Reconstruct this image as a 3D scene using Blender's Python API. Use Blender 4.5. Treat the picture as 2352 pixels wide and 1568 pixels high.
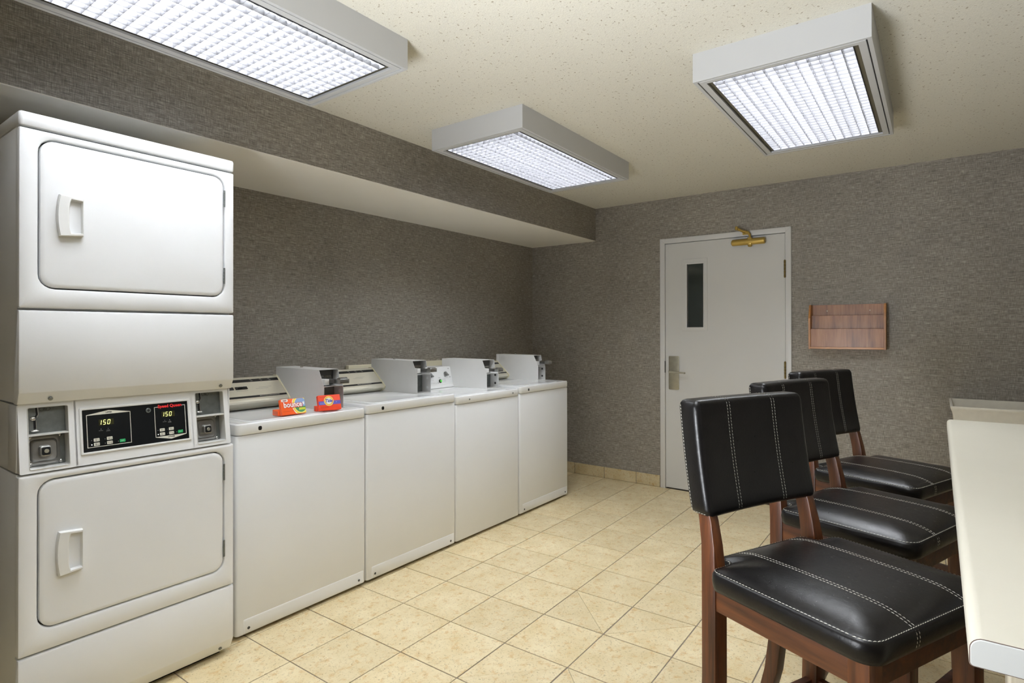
import bpy, bmesh, math, random
from mathutils import Matrix, Vector

# ------------------------------------------------------------------ reset
for o in list(bpy.data.objects):
    bpy.data.objects.remove(o, do_unlink=True)
SC = bpy.context.scene
COL = SC.collection
random.seed(7)

# ------------------------------------------------------------------ camera
W, H = 2352, 1568
F, CY, TH, PITCH, ROLL = 1325.37, 757.43, 0.6356, 0.0043, -0.0013
cam = bpy.data.cameras.new('camera')
cam.sensor_fit = 'HORIZONTAL'
cam.sensor_width = 36.0
cam.lens = 36.0 * F / W
cam.shift_y = (CY - H / 2) / W
cam.clip_start = 0.02
camo = bpy.data.objects.new('camera', cam)
COL.objects.link(camo)
fwd = Vector((math.cos(TH) * math.cos(PITCH), math.sin(TH) * math.cos(PITCH), math.sin(PITCH)))
rgt = Vector((math.sin(TH), -math.cos(TH), 0))
up = rgt.cross(fwd)
r2 = rgt * math.cos(ROLL) + up * math.sin(ROLL)
u2 = up * math.cos(ROLL) - rgt * math.sin(ROLL)
M = Matrix((r2, u2, -fwd)).transposed().to_4x4()
M.translation = Vector((0, 0, 1.30))
camo.matrix_world = M
SC.camera = camo

# ------------------------------------------------------------------ world, exposure
world = bpy.data.worlds.new('world')
SC.world = world
world.use_nodes = True
bg = world.node_tree.nodes['Background']
bg.inputs[0].default_value = (0.85, 0.9, 0.88, 1)
bg.inputs[1].default_value = 0.09
SC.view_settings.view_transform = 'Standard'
SC.view_settings.look = 'None'
SC.view_settings.gamma = 1.0
SC.view_settings.exposure = 0.17
SC.view_settings.use_curve_mapping = False
SC.cycles.use_denoising = True
SC.cycles.max_bounces = 10
SC.cycles.diffuse_bounces = 7
SC.cycles.glossy_bounces = 5
SC.cycles.sample_clamp_indirect = 6.0
SC.cycles.caustics_reflective = False
SC.cycles.caustics_refractive = False
LAMP_STRENGTH = 49.0
LAMP_COLOR = (0.95, 0.985, 1.04)
# added soft fill lamp left of the camera, aimed up to brighten the ceiling
sl_ = bpy.data.lights.new('fill_light', 'AREA')
sl_.shape = 'DISK'; sl_.size = 0.7; sl_.energy = 38; sl_.color = (0.95, 0.985, 1.04); sl_.spread = math.radians(130)
slo = bpy.data.objects.new('fill_light', sl_)
COL.objects.link(slo)
slo.location = (-0.12, 0.95, 0.95)
slo.rotation_euler = Vector((0.85, -0.40, 0.85)).to_track_quat('-Z', 'Y').to_euler()

# ------------------------------------------------------------------ materials
def lin(c):
    return tuple(((x / 255) / 12.92 if x / 255 <= 0.04045 else (((x / 255) + 0.055) / 1.055) ** 2.4) for x in c)

MATS = {}
def new_mat(name):
    m = bpy.data.materials.new(name)
    m.use_nodes = True
    MATS[name] = m
    nt = m.node_tree
    return m, nt, nt.nodes['Principled BSDF']

def ramp(nt, fac, stops):
    n = nt.nodes.new('ShaderNodeValToRGB')
    e = n.color_ramp.elements
    while len(e) < len(stops):
        e.new(0.5)
    for k, (p, c) in enumerate(stops):
        e[k].position = p
        e[k].color = (*c, 1)
    nt.links.new(fac, n.inputs[0])
    return n

def noise(nt, vec, scale, detail=3, rough=0.6, dist=0.0):
    n = nt.nodes.new('ShaderNodeTexNoise')
    n.inputs['Scale'].default_value = scale
    n.inputs['Detail'].default_value = detail
    n.inputs['Roughness'].default_value = rough
    n.inputs['Distortion'].default_value = dist
    if vec is not None:
        nt.links.new(vec, n.inputs['Vector'])
    return n

def mapping(nt, scale, src='Object', rot=(0, 0, 0)):
    tc = nt.nodes.new('ShaderNodeTexCoord')
    mp = nt.nodes.new('ShaderNodeMapping')
    mp.inputs['Scale'].default_value = scale
    mp.inputs['Rotation'].default_value = rot
    nt.links.new(tc.outputs[src], mp.inputs['Vector'])
    return mp.outputs['Vector']

def mathn(nt, op, a, b, clamp=False):
    n = nt.nodes.new('ShaderNodeMath')
    n.operation = op
    n.use_clamp = clamp
    for i, v in enumerate((a, b)):
        if v is None: continue
        if isinstance(v, (int, float)): n.inputs[i].default_value = v
        else: nt.links.new(v, n.inputs[i])
    return n.outputs[0]

def bump(nt, bsdf, h, strength, dist):
    b = nt.nodes.new('ShaderNodeBump')
    b.inputs['Strength'].default_value = strength
    b.inputs['Distance'].default_value = dist
    nt.links.new(h, b.inputs['Height'])
    nt.links.new(b.outputs[0], bsdf.inputs['Normal'])

def plain(name, rgb, rough=0.5, metal=0.0, var=0.03, nscale=6.0, coat=0.0, bmp=0.0, bscale=200, spec=0.5):
    m, nt, b = new_mat(name)
    c = lin(rgb)
    v = mapping(nt, (1, 1, 1))
    n = noise(nt, v, nscale, 4)
    lo = tuple(x * (1 - var) for x in c)
    hi = tuple(min(1, x * (1 + var)) for x in c)
    r = ramp(nt, n.outputs[0], [(0.3, lo), (0.7, hi)])
    nt.links.new(r.outputs[0], b.inputs['Base Color'])
    b.inputs['Roughness'].default_value = rough
    b.inputs['Metallic'].default_value = metal
    b.inputs['Coat Weight'].default_value = coat
    b.inputs['Coat Roughness'].default_value = 0.12
    b.inputs['Specular IOR Level'].default_value = spec
    if bmp:
        n2 = noise(nt, v, bscale, 3)
        bump(nt, b, n2.outputs[0], bmp, 0.002)
    return m

def emit(name, rgb, strength):
    m, nt, b = new_mat(name)
    c = (*lin(rgb), 1)
    b.inputs['Base Color'].default_value = c
    b.inputs['Emission Color'].default_value = c
    b.inputs['Emission Strength'].default_value = strength
    return m

enamel = plain('white_enamel', (228, 230, 232), 0.3, var=0.012, nscale=2.5, bmp=0.04, bscale=260)
enamel_top = plain('white_enamel_top', (233, 235, 236), 0.07, var=0.01, nscale=2.5)
enamel_grey = plain('pale_grey_enamel', (205, 205, 202), 0.38, var=0.02)
plastic_white = plain('white_plastic', (222, 223, 222), 0.28, var=0.01)
cream = plain('cream_plastic', (228, 222, 196), 0.45)
champagne = plain('champagne_metal', (224, 220, 204), 0.28, metal=0.5, var=0.04, nscale=3)
meter_grey = plain('grey_painted_steel', (208, 208, 207), 0.42, var=0.03)
meter_white = plain('white_painted_steel', (234, 234, 233), 0.4, var=0.02)
steel = plain('brushed_steel', (170, 170, 168), 0.3, metal=0.9, var=0.08, nscale=30)
zinc = plain('dull_zinc', (122, 126, 124), 0.42, metal=0.75, var=0.15, nscale=40)
chrome = plain('chrome', (215, 215, 215), 0.1, metal=1.0, var=0.02)
nickel = plain('satin_nickel', (168, 164, 148), 0.42, metal=0.7, var=0.08, nscale=25)
brass = plain('satin_brass', (186, 158, 84), 0.38, metal=0.6, var=0.06, nscale=20)
old_brass = plain('aged_brass', (120, 102, 58), 0.42, metal=0.7, var=0.4, nscale=90)
black_pl = plain('black_plastic', (16, 17, 18), 0.35, var=0.1)
black_gloss = plain('black_overlay', (9, 13, 16), 0.22, var=0.05)
dark = plain('dark_gap', (22, 23, 22), 0.8)
dark_grey = plain('dark_grey_plastic', (62, 62, 60), 0.5)
knob_grey = plain('grey_knob', (120, 120, 118), 0.4)
green_led = emit('green_button_lit', (88, 190, 80), 0.35)
green_key = plain('green_key', (22, 152, 88), 0.5)
print_black = plain('print_black', (28, 28, 28), 0.6)
print_grey = plain('print_grey', (150, 150, 146), 0.6)
print_white = plain('print_white', (214, 212, 200), 0.5)
print_red = plain('print_red', (222, 42, 44), 0.5)
led_white = emit('indicator_lit', (255, 255, 245), 2.5)
digit = emit('digit_segments', (236, 240, 150), 1.6)
digit_bg = plain('display_window', (44, 42, 14), 0.3)
door_paint = plain('door_paint', (206, 206, 204), 0.42, var=0.015, nscale=1.2, bmp=0.05, bscale=120)
frame_paint = plain('frame_paint', (212, 212, 212), 0.38, var=0.01)
ceil_smooth = plain('soffit_paint', (240, 237, 228), 0.8, var=0.02, nscale=2)
fixture_paint = plain('fixture_paint', (192, 193, 194), 0.45, var=0.01)
fixture_lip = plain('fixture_lip_metal', (112, 108, 92), 0.4, metal=0.4)  # dark olive paints in the dark reflection of the metal lip
reflector = plain('reflector_enamel', (240, 240, 238), 0.4)
laminate = plain('cream_laminate', (214, 210, 195), 0.36, var=0.02, nscale=3, bmp=0.05, bscale=90)
laminate_end = plain('grey_white_edge_band', (190, 192, 190), 0.4, var=0.02)
seam_brown = plain('laminate_seam', (92, 74, 66), 0.6)
tub_plastic = plain('tub_plastic', (226, 222, 210), 0.5, var=0.04, nscale=25, bmp=0.1, bscale=150)
grout = plain('grout', (128, 118, 108), 0.9, var=0.2, nscale=25, bmp=0.3, bscale=300)
thread = plain('pale_thread', (206, 204, 192), 0.7, var=0.05)
orange_carton = plain('orange_carton', (240, 96, 36), 0.4, var=0.06, nscale=20)
red_carton = plain('red_orange_carton', (236, 74, 40), 0.4, var=0.05, nscale=20)
c_red = plain('ink_red', (205, 40, 28), 0.45)
c_yel = plain('ink_yellow', (246, 214, 70), 0.45)
c_pyel = plain('ink_pale_yellow', (244, 232, 130), 0.45)
c_blue = plain('ink_blue', (36, 58, 158), 0.45)
c_band = plain('ink_violet_blue', (92, 84, 176), 0.45)
c_sky = plain('ink_sky', (140, 168, 214), 0.45)
c_green = plain('ink_green', (70, 140, 84), 0.45)
c_lime = plain('ink_lime', (200, 206, 60), 0.45)
c_white = plain('ink_white', (245, 243, 238), 0.45)
c_orange = plain('ink_orange', (245, 140, 40), 0.45)
c_maroon = plain('ink_maroon', (150, 40, 22), 0.5)
corridor = plain('corridor_paint', (120, 132, 124), 0.8)
wire = plain('glass_wire', (96, 100, 92), 0.45, metal=0.4)

def wallpaper(name, horiz):
    """woven grasscloth: fine stretched noise along both thread directions; horiz = object axis that runs horizontally"""
    m, nt, b = new_mat(name)
    tc = nt.nodes.new('ShaderNodeTexCoord')
    sp = nt.nodes.new('ShaderNodeSeparateXYZ')
    nt.links.new(tc.outputs['Object'], sp.inputs[0])
    cb = nt.nodes.new('ShaderNodeCombineXYZ')
    nt.links.new(sp.outputs[horiz], cb.inputs[0])
    nt.links.new(sp.outputs[2], cb.inputs[1])
    def st(sx, sy, sc, off):
        mp = nt.nodes.new('ShaderNodeMapping')
        mp.inputs['Scale'].default_value = (sx, sy, 1)
        mp.inputs['Location'].default_value = (off, off * 0.7, 0)
        nt.links.new(cb.outputs[0], mp.inputs['Vector'])
        return noise(nt, mp.outputs[0], sc, 2, 0.65).outputs[0]
    hth = st(26, 420, 1.0, 3.1)
    vth = st(420, 26, 1.0, 7.7)
    hl = st(7, 170, 1.0, 1.3)
    big = st(1.2, 1.2, 1.0, 5.5)
    s = mathn(nt, 'ADD', mathn(nt, 'MULTIPLY', hth, 0.42), mathn(nt, 'MULTIPLY', vth, 0.3))
    s = mathn(nt, 'ADD', s, mathn(nt, 'MULTIPLY', hl, 0.2))
    s = mathn(nt, 'ADD', s, mathn(nt, 'MULTIPLY', big, 0.08))
    r = ramp(nt, s, [(0.36, lin((84, 79, 73))), (0.5, lin((134, 128, 119))), (0.64, lin((194, 188, 177)))])
    nt.links.new(r.outputs[0], b.inputs['Base Color'])
    b.inputs['Roughness'].default_value = 0.5
    b.inputs['Specular IOR Level'].default_value = 0.6
    bump(nt, b, mathn(nt, 'ADD', hth, mathn(nt, 'MULTIPLY', vth, 0.35)), 0.6, 0.002)
    return m
paper_x = wallpaper('woven_wallpaper_along_x', 0)
paper_y = wallpaper('woven_wallpaper_along_y', 1)

def ceiling_mat():
    m, nt, b = new_mat('stippled_ceiling')
    v = mapping(nt, (1, 1, 1))
    n1 = noise(nt, v, 75, 2, 0.5)
    sp = ramp(nt, n1.outputs[0], [(0.28, lin((168, 158, 140))), (0.36, lin((222, 219, 207)))])
    n2 = noise(nt, v, 230, 2)
    mix = nt.nodes.new('ShaderNodeMixRGB'); mix.blend_type = 'MULTIPLY'; mix.inputs[0].default_value = 0.35
    r2 = ramp(nt, n2.outputs[0], [(0.3, (0.72, 0.72, 0.72)), (0.7, (1, 1, 1))])
    nt.links.new(sp.outputs[0], mix.inputs[1]); nt.links.new(r2.outputs[0], mix.inputs[2])
    nt.links.new(mix.outputs[0], b.inputs['Base Color'])
    b.inputs['Roughness'].default_value = 0.95
    bump(nt, b, n2.outputs[0], 0.5, 0.003)
    return m
ceil_mat = ceiling_mat()

def tile_mat(name, dk=1.0):
    m, nt, b = new_mat(name)
    tc = nt.nodes.new('ShaderNodeTexCoord')
    oi = nt.nodes.new('ShaderNodeObjectInfo')
    add = nt.nodes.new('ShaderNodeVectorMath'); add.operation = 'ADD'
    sc = nt.nodes.new('ShaderNodeVectorMath'); sc.operation = 'SCALE'
    cbx = nt.nodes.new('ShaderNodeCombineXYZ')
    nt.links.new(oi.outputs['Random'], cbx.inputs[0]); nt.links.new(oi.outputs['Random'], cbx.inputs[1])
    nt.links.new(cbx.outputs[0], sc.inputs[0]); sc.inputs['Scale'].default_value = 37.0
    nt.links.new(tc.outputs['Object'], add.inputs[0]); nt.links.new(sc.outputs[0], add.inputs[1])
    v = add.outputs[0]
    big = noise(nt, v, 7, 3, 0.6)
    mid = noise(nt, v, 26, 4, 0.65)
    fin = noise(nt, v, 110, 4, 0.7, 0.8)
    base = ramp(nt, big.outputs[0], [(0.3, tuple(x * dk for x in lin((208, 190, 148)))), (0.7, tuple(x * dk for x in lin((224, 210, 174))))])
    spots = ramp(nt, mid.outputs[0], [(0.53, (0, 0, 0)), (0.68, (1, 1, 1))])
    mx = nt.nodes.new('ShaderNodeMixRGB')
    nt.links.new(mathn(nt, 'MULTIPLY', spots.outputs[0], 0.7), mx.inputs[0])
    nt.links.new(base.outputs[0], mx.inputs[1])
    mx.inputs[2].default_value = (*[x * dk for x in lin((196, 158, 98))], 1)
    fr = ramp(nt, fin.outputs[0], [(0.34, lin((128, 114, 84))), (0.44, (1, 1, 1))])
    m2 = nt.nodes.new('ShaderNodeMixRGB'); m2.blend_type = 'MULTIPLY'; m2.inputs[0].default_value = 0.5
    nt.links.new(mx.outputs[0], m2.inputs[1]); nt.links.new(fr.outputs[0], m2.inputs[2])
    hs = nt.nodes.new('ShaderNodeHueSaturation')
    nt.links.new(mathn(nt, 'ADD', mathn(nt, 'MULTIPLY', oi.outputs['Random'], 0.1), 0.95), hs.inputs['Value'])
    nt.links.new(m2.outputs[0], hs.inputs['Color'])
    nt.links.new(hs.outputs[0], b.inputs['Base Color'])
    b.inputs['Roughness'].default_value = 0.42
    bump(nt, b, fin.outputs[0], 0.15, 0.002)
    return m
tile = tile_mat('beige_ceramic_tile')
base_tile = tile_mat('skirting_tile', 0.85)

def wood(name, c0, c1, c2, scale, rough, coat=0.3, axis=2):
    m, nt, b = new_mat(name)
    s = [1, 1, 1]; s[axis] = 0.07
    v = mapping(nt, tuple(s))
    n = noise(nt, v, scale, 4, 0.6, 0.6)
    n2 = noise(nt, v, scale * 5, 3, 0.6)
    s_ = mathn(nt, 'ADD', mathn(nt, 'MULTIPLY', n.outputs[0], 0.7), mathn(nt, 'MULTIPLY', n2.outputs[0], 0.3))
    r = ramp(nt, s_, [(0.35, lin(c0)), (0.5, lin(c1)), (0.68, lin(c2))])
    nt.links.new(r.outputs[0], b.inputs['Base Color'])
    b.inputs['Roughness'].default_value = rough
    b.inputs['Coat Weight'].default_value = coat
    b.inputs['Coat Roughness'].default_value = 0.25
    bump(nt, b, s_, 0.08, 0.001)
    return m
stool_wood = wood('reddish_brown_wood', (50, 25, 9), (84, 43, 16), (112, 64, 28), 26, 0.4, 0.1)
stool_wood_h = wood('reddish_brown_wood_rail', (46, 23, 8), (76, 39, 15), (102, 57, 26), 26, 0.42, 0.1, axis=1)
oak = wood('golden_oak', (146, 92, 34), (178, 118, 48), (196, 138, 66), 30, 0.4, axis=1)
oak_v = wood('golden_oak_upright', (140, 86, 32), (170, 112, 46), (192, 134, 62), 30, 0.4)
veneer = wood('rack_veneer', (112, 70, 40), (150, 100, 62), (176, 126, 84), 22, 0.45)

def leather():
    m, nt, b = new_mat('black_leather')
    v = mapping(nt, (1, 1, 1))
    n = noise(nt, v, 14, 5, 0.65, 1.2)
    n2 = noise(nt, v, 260, 3, 0.6)
    wr = noise(nt, v, 60, 5, 0.7, 1.6)
    r = ramp(nt, n.outputs[0], [(0.35, lin((9, 8, 8))), (0.7, lin((17, 15, 15)))])
    nt.links.new(r.outputs[0], b.inputs['Base Color'])
    rr_ = mathn(nt, 'ADD', mathn(nt, 'MULTIPLY', wr.outputs[0], 0.24), 0.2)
    nt.links.new(rr_, b.inputs['Roughness'])
    b.inputs['Specular IOR Level'].default_value = 0.3
    h = mathn(nt, 'ADD', mathn(nt, 'MULTIPLY', wr.outputs[0], 0.8), mathn(nt, 'MULTIPLY', n2.outputs[0], 0.35))
    bump(nt, b, h, 0.2, 0.002)
    return m
leather_m = leather()

def lamp_emitter():
    m, nt, b = new_mat('fluorescent_tube_lit')
    nt.nodes.remove(b)
    e = nt.nodes.new('ShaderNodeEmission')
    e.inputs[0].default_value = (*LAMP_COLOR, 1)
    e.inputs[1].default_value = LAMP_STRENGTH
    nt.links.new(e.outputs[0], nt.nodes['Material Output'].inputs[0])
    return m
lamp_mat = lamp_emitter()
louver_mat = plain('louver_silver', (93, 93, 96), 0.45, metal=0.0, var=0.03, spec=0.4)

def wired_glass():
    m, nt, b = new_mat('wired_glass')
    b.inputs['Base Color'].default_value = (*lin((235, 240, 238)), 1)
    b.inputs['Roughness'].default_value = 0.05
    b.inputs['Transmission Weight'].default_value = 1.0
    b.inputs['IOR'].default_value = 1.5
    return m
glass = wired_glass()

# ------------------------------------------------------------------ mesh helpers
def finish(name, bm, mats, parent=None, smooth=True, ang=35, loc=None, kind=None, label=None):
    bmesh.ops.recalc_face_normals(bm, faces=bm.faces)
    me = bpy.data.meshes.new(name)
    bm.to_mesh(me); bm.free()
    if not isinstance(mats, (list, tuple)): mats = [mats]
    for m in mats: me.materials.append(m)
    if smooth:
        me.shade_smooth()
        me.set_sharp_from_angle(angle=math.radians(ang))
    o = bpy.data.objects.new(name, me)
    COL.objects.link(o)
    if parent is not None: o.parent = parent
    if loc is not None: o.location = loc
    if kind: o['kind'] = kind
    if label: o['label'] = label
    return o

def loft(bm, loops, cap0=True, cap1=True, closed=True, mat=0):
    vs = [[bm.verts.new(p) for p in L] for L in loops]
    n = len(vs[0])
    fs = []
    for a, b in zip(vs, vs[1:]):
        for i in range(n if closed else n - 1):
            j = (i + 1) % n
            try: fs.append(bm.faces.new((a[i], a[j], b[j], b[i])))
            except ValueError: pass
    if cap0: fs.append(bm.faces.new(vs[0]))
    if cap1: fs.append(bm.faces.new(vs[-1]))
    for f in fs: f.material_index = mat
    return vs

def rr(a0, a1, b0, b1, r, k=4):
    """rounded rectangle in 2D"""
    r = max(1e-5, min(r, (a1 - a0) / 2 - 1e-5, (b1 - b0) / 2 - 1e-5))
    pts = []
    for cx, cy, s in ((a1 - r, b1 - r, 0), (a0 + r, b1 - r, 90), (a0 + r, b0 + r, 180), (a1 - r, b0 + r, 270)):
        for i in range(k + 1):
            t = math.radians(s + 90 * i / k)
            pts.append((cx + r * math.cos(t), cy + r * math.sin(t)))
    return pts

def put(p, axis, d):
    a, b = p
    return (d, a, b) if axis == 0 else ((a, d, b) if axis == 1 else (a, b, d))

def rbox(bm, x0, x1, y0, y1, z0, z1, r=0.004, axis=2, bev=None, k=3, mat=0):
    """box whose four edges along `axis` are rounded by r and whose end edges are bevelled by bev"""
    bev = min(r, 0.003) if bev is None else bev
    A, B, D = {0: ((y0, y1), (z0, z1), (x0, x1)), 1: ((x0, x1), (z0, z1), (y0, y1)), 2: ((x0, x1), (y0, y1), (z0, z1))}[axis]
    def L(ins, d): return [put(p, axis, d) for p in rr(A[0] + ins, A[1] - ins, B[0] + ins, B[1] - ins, max(r - ins, 1e-4), k)]
    if bev > 0:
        loops = [L(bev, D[0]), L(bev * 0.3, D[0] + bev * 0.3), L(0, D[0] + bev), L(0, D[1] - bev), L(bev * 0.3, D[1] - bev * 0.3), L(bev, D[1])]
    else:
        loops = [L(0, D[0]), L(0, D[1])]
    loft(bm, loops, mat=mat)

def box(bm, x0, x1, y0, y1, z0, z1, mat=0):
    v = [bm.verts.new(p) for p in ((x0, y0, z0), (x1, y0, z0), (x1, y1, z0), (x0, y1, z0), (x0, y0, z1), (x1, y0, z1), (x1, y1, z1), (x0, y1, z1))]
    for f in ((0, 3, 2, 1), (4, 5, 6, 7), (0, 1, 5, 4), (1, 2, 6, 5), (2, 3, 7, 6), (3, 0, 4, 7)):
        bm.faces.new([v[i] for i in f]).material_index = mat

def prism(bm, poly, axis, d0, d1, mat=0, bev=0.0):
    if bev:
        cx = sum(p[0] for p in poly) / len(poly); cy = sum(p[1] for p in poly) / len(poly)
        q = offset(poly, bev)
        loft(bm, [[put(p, axis, d0) for p in q], [put(p, axis, d0 + bev) for p in poly], [put(p, axis, d1 - bev) for p in poly], [put(p, axis, d1) for p in q]], mat=mat)
    else:
        loft(bm, [[put(p, axis, d0) for p in poly], [put(p, axis, d1) for p in poly]], mat=mat)

def offset(poly, d):
    n = len(poly)
    area = sum(poly[i][0] * poly[(i + 1) % n][1] - poly[(i + 1) % n][0] * poly[i][1] for i in range(n))
    s = 1 if area > 0 else -1
    out = []
    for i in range(n):
        p0, p1, p2 = Vector(poly[i - 1]), Vector(poly[i]), Vector(poly[(i + 1) % n])
        e1 = (p1 - p0); e2 = (p2 - p1)
        e1 = e1.normalized() if e1.length > 1e-9 else Vector((1, 0)); e2 = e2.normalized() if e2.length > 1e-9 else e1
        n1 = Vector((-e1.y, e1.x)) * s; n2 = Vector((-e2.y, e2.x)) * s
        m = n1 + n2
        m = m / max(0.4, m.dot(n1)) if m.length > 1e-6 else n1
        out.append((p1.x + m.x * d, p1.y + m.y * d))
    return out

def cyl(bm, c, axis, r, d0, d1, n=20, bev=0.0, r1=None, mat=0):
    r1 = r if r1 is None else r1
    def L(rad, d): return [put((c[0] + rad * math.cos(2 * math.pi * i / n), c[1] + rad * math.sin(2 * math.pi * i / n)), axis, d) for i in range(n)]
    if bev: loft(bm, [L(r - bev, d0), L(r, d0 + bev), L(r1, d1 - bev), L(r1 - bev, d1)], mat=mat)
    else: loft(bm, [L(r, d0), L(r1, d1)], mat=mat)

def ring_plate(bm, outer, inner, axis, d_back, d_front, bev=0.004, mat=0, mid=None):
    """plate with an opening; outer/inner = (a0,a1,b0,b1,r). d_front is the visible side"""
    s = 1 if d_front > d_back else -1
    k = 5
    def L(q, ins, d): return [put(p, axis, d) for p in rr(q[0] + ins, q[1] - ins, q[2] + ins, q[3] - ins, max(q[4] - ins, 1e-4), k)]
    loops = [L(outer, 0, d_back), L(outer, 0, d_front - s * bev), L(outer, bev * 0.3, d_front - s * bev * 0.3), L(outer, bev, d_front),
             L(inner, -bev, d_front), L(inner, -bev * 0.3, d_front - s * bev * 0.3), L(inner, 0, d_front - s * bev), L(inner, 0, d_back)]
    loft(bm, loops + [loops[0]], cap0=False, cap1=False, mat=mat)
    bmesh.ops.remove_doubles(bm, verts=bm.verts, dist=1e-6)

def tube(bm, pts, r, n=10, mat=0, cap=True):
    pts = [Vector(p) for p in pts]
    rs = r if isinstance(r, (list, tuple)) else [r] * len(pts)
    loops = []
    prev = None
    for i, p in enumerate(pts):
        t = (pts[min(i + 1, len(pts) - 1)] - pts[max(i - 1, 0)]).normalized()
        a = prev if prev is not None else (Vector((0, 0, 1)) if abs(t.z) < 0.9 else Vector((1, 0, 0)))
        x = (a - t * a.dot(t)).normalized()
        prev = x
        y = t.cross(x)
        loops.append([tuple(p + (x * math.cos(2 * math.pi * j / n) + y * math.sin(2 * math.pi * j / n)) * rs[i]) for j in range(n)])
    loft(bm, loops, cap, cap, mat=mat)

def empty(name, loc, label=None, cat=None, group=None, rz=0.0):
    o = bpy.data.objects.new(name, None)
    o.empty_display_size = 0.1
    COL.objects.link(o)
    o.location = loc
    o.rotation_euler = (0, 0, rz)
    if label: o['label'] = label
    if cat: o['category'] = cat
    if group: o['group'] = group
    return o

def text(s, size, mat, parent, mw, name='lettering', bold=0.0, shear=0.0, ext=0.0001, align='CENTER', space=1.0, sx=1.0):
    cu = bpy.data.curves.new('t', 'FONT')
    cu.body = s; cu.size = size; cu.offset = bold; cu.shear = shear; cu.extrude = ext
    cu.align_x = align; cu.align_y = 'CENTER'; cu.space_character = space; cu.resolution_u = 2
    cu.space_line = 1.0
    to = bpy.data.objects.new('t', cu)
    COL.objects.link(to)
    bpy.context.view_layer.update()
    me = bpy.data.meshes.new_from_object(to.evaluated_get(bpy.context.evaluated_depsgraph_get()))
    bpy.data.objects.remove(to, do_unlink=True)
    me.transform(mw @ Matrix.Diagonal((sx, 1, 1, 1)))
    me.materials.clear(); me.materials.append(mat)
    if parent == 'mesh': return me
    o = bpy.data.objects.new(name, me)
    COL.objects.link(o)
    if parent is not None: o.parent = parent
    return o

def copy_tree(o, parent=None):
    c = o.copy(); COL.objects.link(c); c.parent = parent
    for ch in list(o.children): copy_tree(ch, c)
    return c

def face_negy(x, y, z, tilt=0.0):
    """text plane whose front faces -Y"""
    return Matrix.Translation((x, y, z)) @ Matrix.Rotation(math.radians(90) - tilt, 4, 'X')

# ------------------------------------------------------------------ room shell
XL, XR, YR, YB = -0.35, 4.649, -1.15, 3.18
YS, ZC, ZS = 2.487, 2.415, 2.123
T = 0.1

bm = bmesh.new(); box(bm, XL - T, XR + T, YR - T, YB + T, -0.12, -0.003)
floor = finish('floor', bm, grout, smooth=False, kind='structure')

# floor tiles on the measured grid
P, GR, TX, TY = 0.3034, 0.009, 2.238, 1.1646
cg, sg = math.cos(GR), math.sin(GR)
def gpt(i, j): return Vector((TX + P * (i * cg - j * sg), TY + P * (j * cg + i * sg)))
def clip_poly(poly, x0, x1, y0, y1):
    for ax, lim, keep_gt in ((0, x0, True), (0, x1, False), (1, y0, True), (1, y1, False)):
        out = []
        for i in range(len(poly)):
            a, b = poly[i], poly[(i + 1) % len(poly)]
            ia = a[ax] >= lim if keep_gt else a[ax] <= lim
            ib = b[ax] >= lim if keep_gt else b[ax] <= lim
            if ia: out.append(a)
            if ia != ib:
                t = (lim - a[ax]) / (b[ax] - a[ax])
                out.append((a[0] + t * (b[0] - a[0]), a[1] + t * (b[1] - a[1])))
        poly = out
        if len(poly) < 3: return []
    return poly
def tile_mesh(poly):
    """poly around origin; slightly eased top edge"""
    bm = bmesh.new()
    q = offset(poly, 0.0012)
    loft(bm, [[(p[0], p[1], -0.003) for p in poly], [(p[0], p[1], -0.0008) for p in poly], [(p[0], p[1], 0.0) for p in q]], cap0=False)
    bmesh.ops.recalc_face_normals(bm, faces=bm.faces)
    me = bpy.data.meshes.new('tile'); bm.to_mesh(me); bm.free()
    me.materials.append(tile)
    return me
G = 0.0022
sq = [(-P / 2 + G, -P / 2 + G), (P / 2 - G, -P / 2 + G), (P / 2 - G, P / 2 - G), (-P / 2 + G, P / 2 - G)]
def jit(poly): return poly
full_meshes = [tile_mesh(sq)]
def add_tile(me, c, rot=0.0):
    o = bpy.data.objects.new('tile', me)
    COL.objects.link(o); o.parent = floor
    o.location = (c[0], c[1], random.uniform(-0.0004, 0.0002)); o.rotation_euler = (0, 0, rot)
    return o
diag = {(0, 0): 0, (0, -1): 1, (-2, 0): 1, (-2, -1): 0}
x0f, x1f, y0f, y1f = XL + 0.003, XR - 0.003, YR + 0.003, YB - 0.003
for i in range(-10, 10):
    for j in range(-10, 9):
        c = gpt(i + 0.5, j + 0.5)
        wp = [tuple(Vector((c.x + p[0] * cg - p[1] * sg, c.y + p[1] * cg + p[0] * sg))) for p in sq]
        cl = clip_poly(wp, x0f, x1f, y0f, y1f)
        if not cl: continue
        if (i, j) in diag:
            h = 0.0008
            if diag[(i, j)] == 0: tris = [[sq[0], sq[1], sq[2]], [sq[0], sq[2], sq[3]]]
            else: tris = [[sq[0], sq[1], sq[3]], [sq[1], sq[2], sq[3]]]
            for t in tris:
                o = add_tile(tile_mesh(offset(t, 0.0009)), c, GR)
        elif all(abs(a[0] - b[0]) < 1e-6 and abs(a[1] - b[1]) < 1e-6 for a, b in zip(cl, wp)) and len(cl) == 4:
            add_tile(full_meshes[0], c, GR)
        else:
            add_tile(tile_mesh([(p[0] - c.x, p[1] - c.y) for p in cl]), c, 0)

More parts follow.
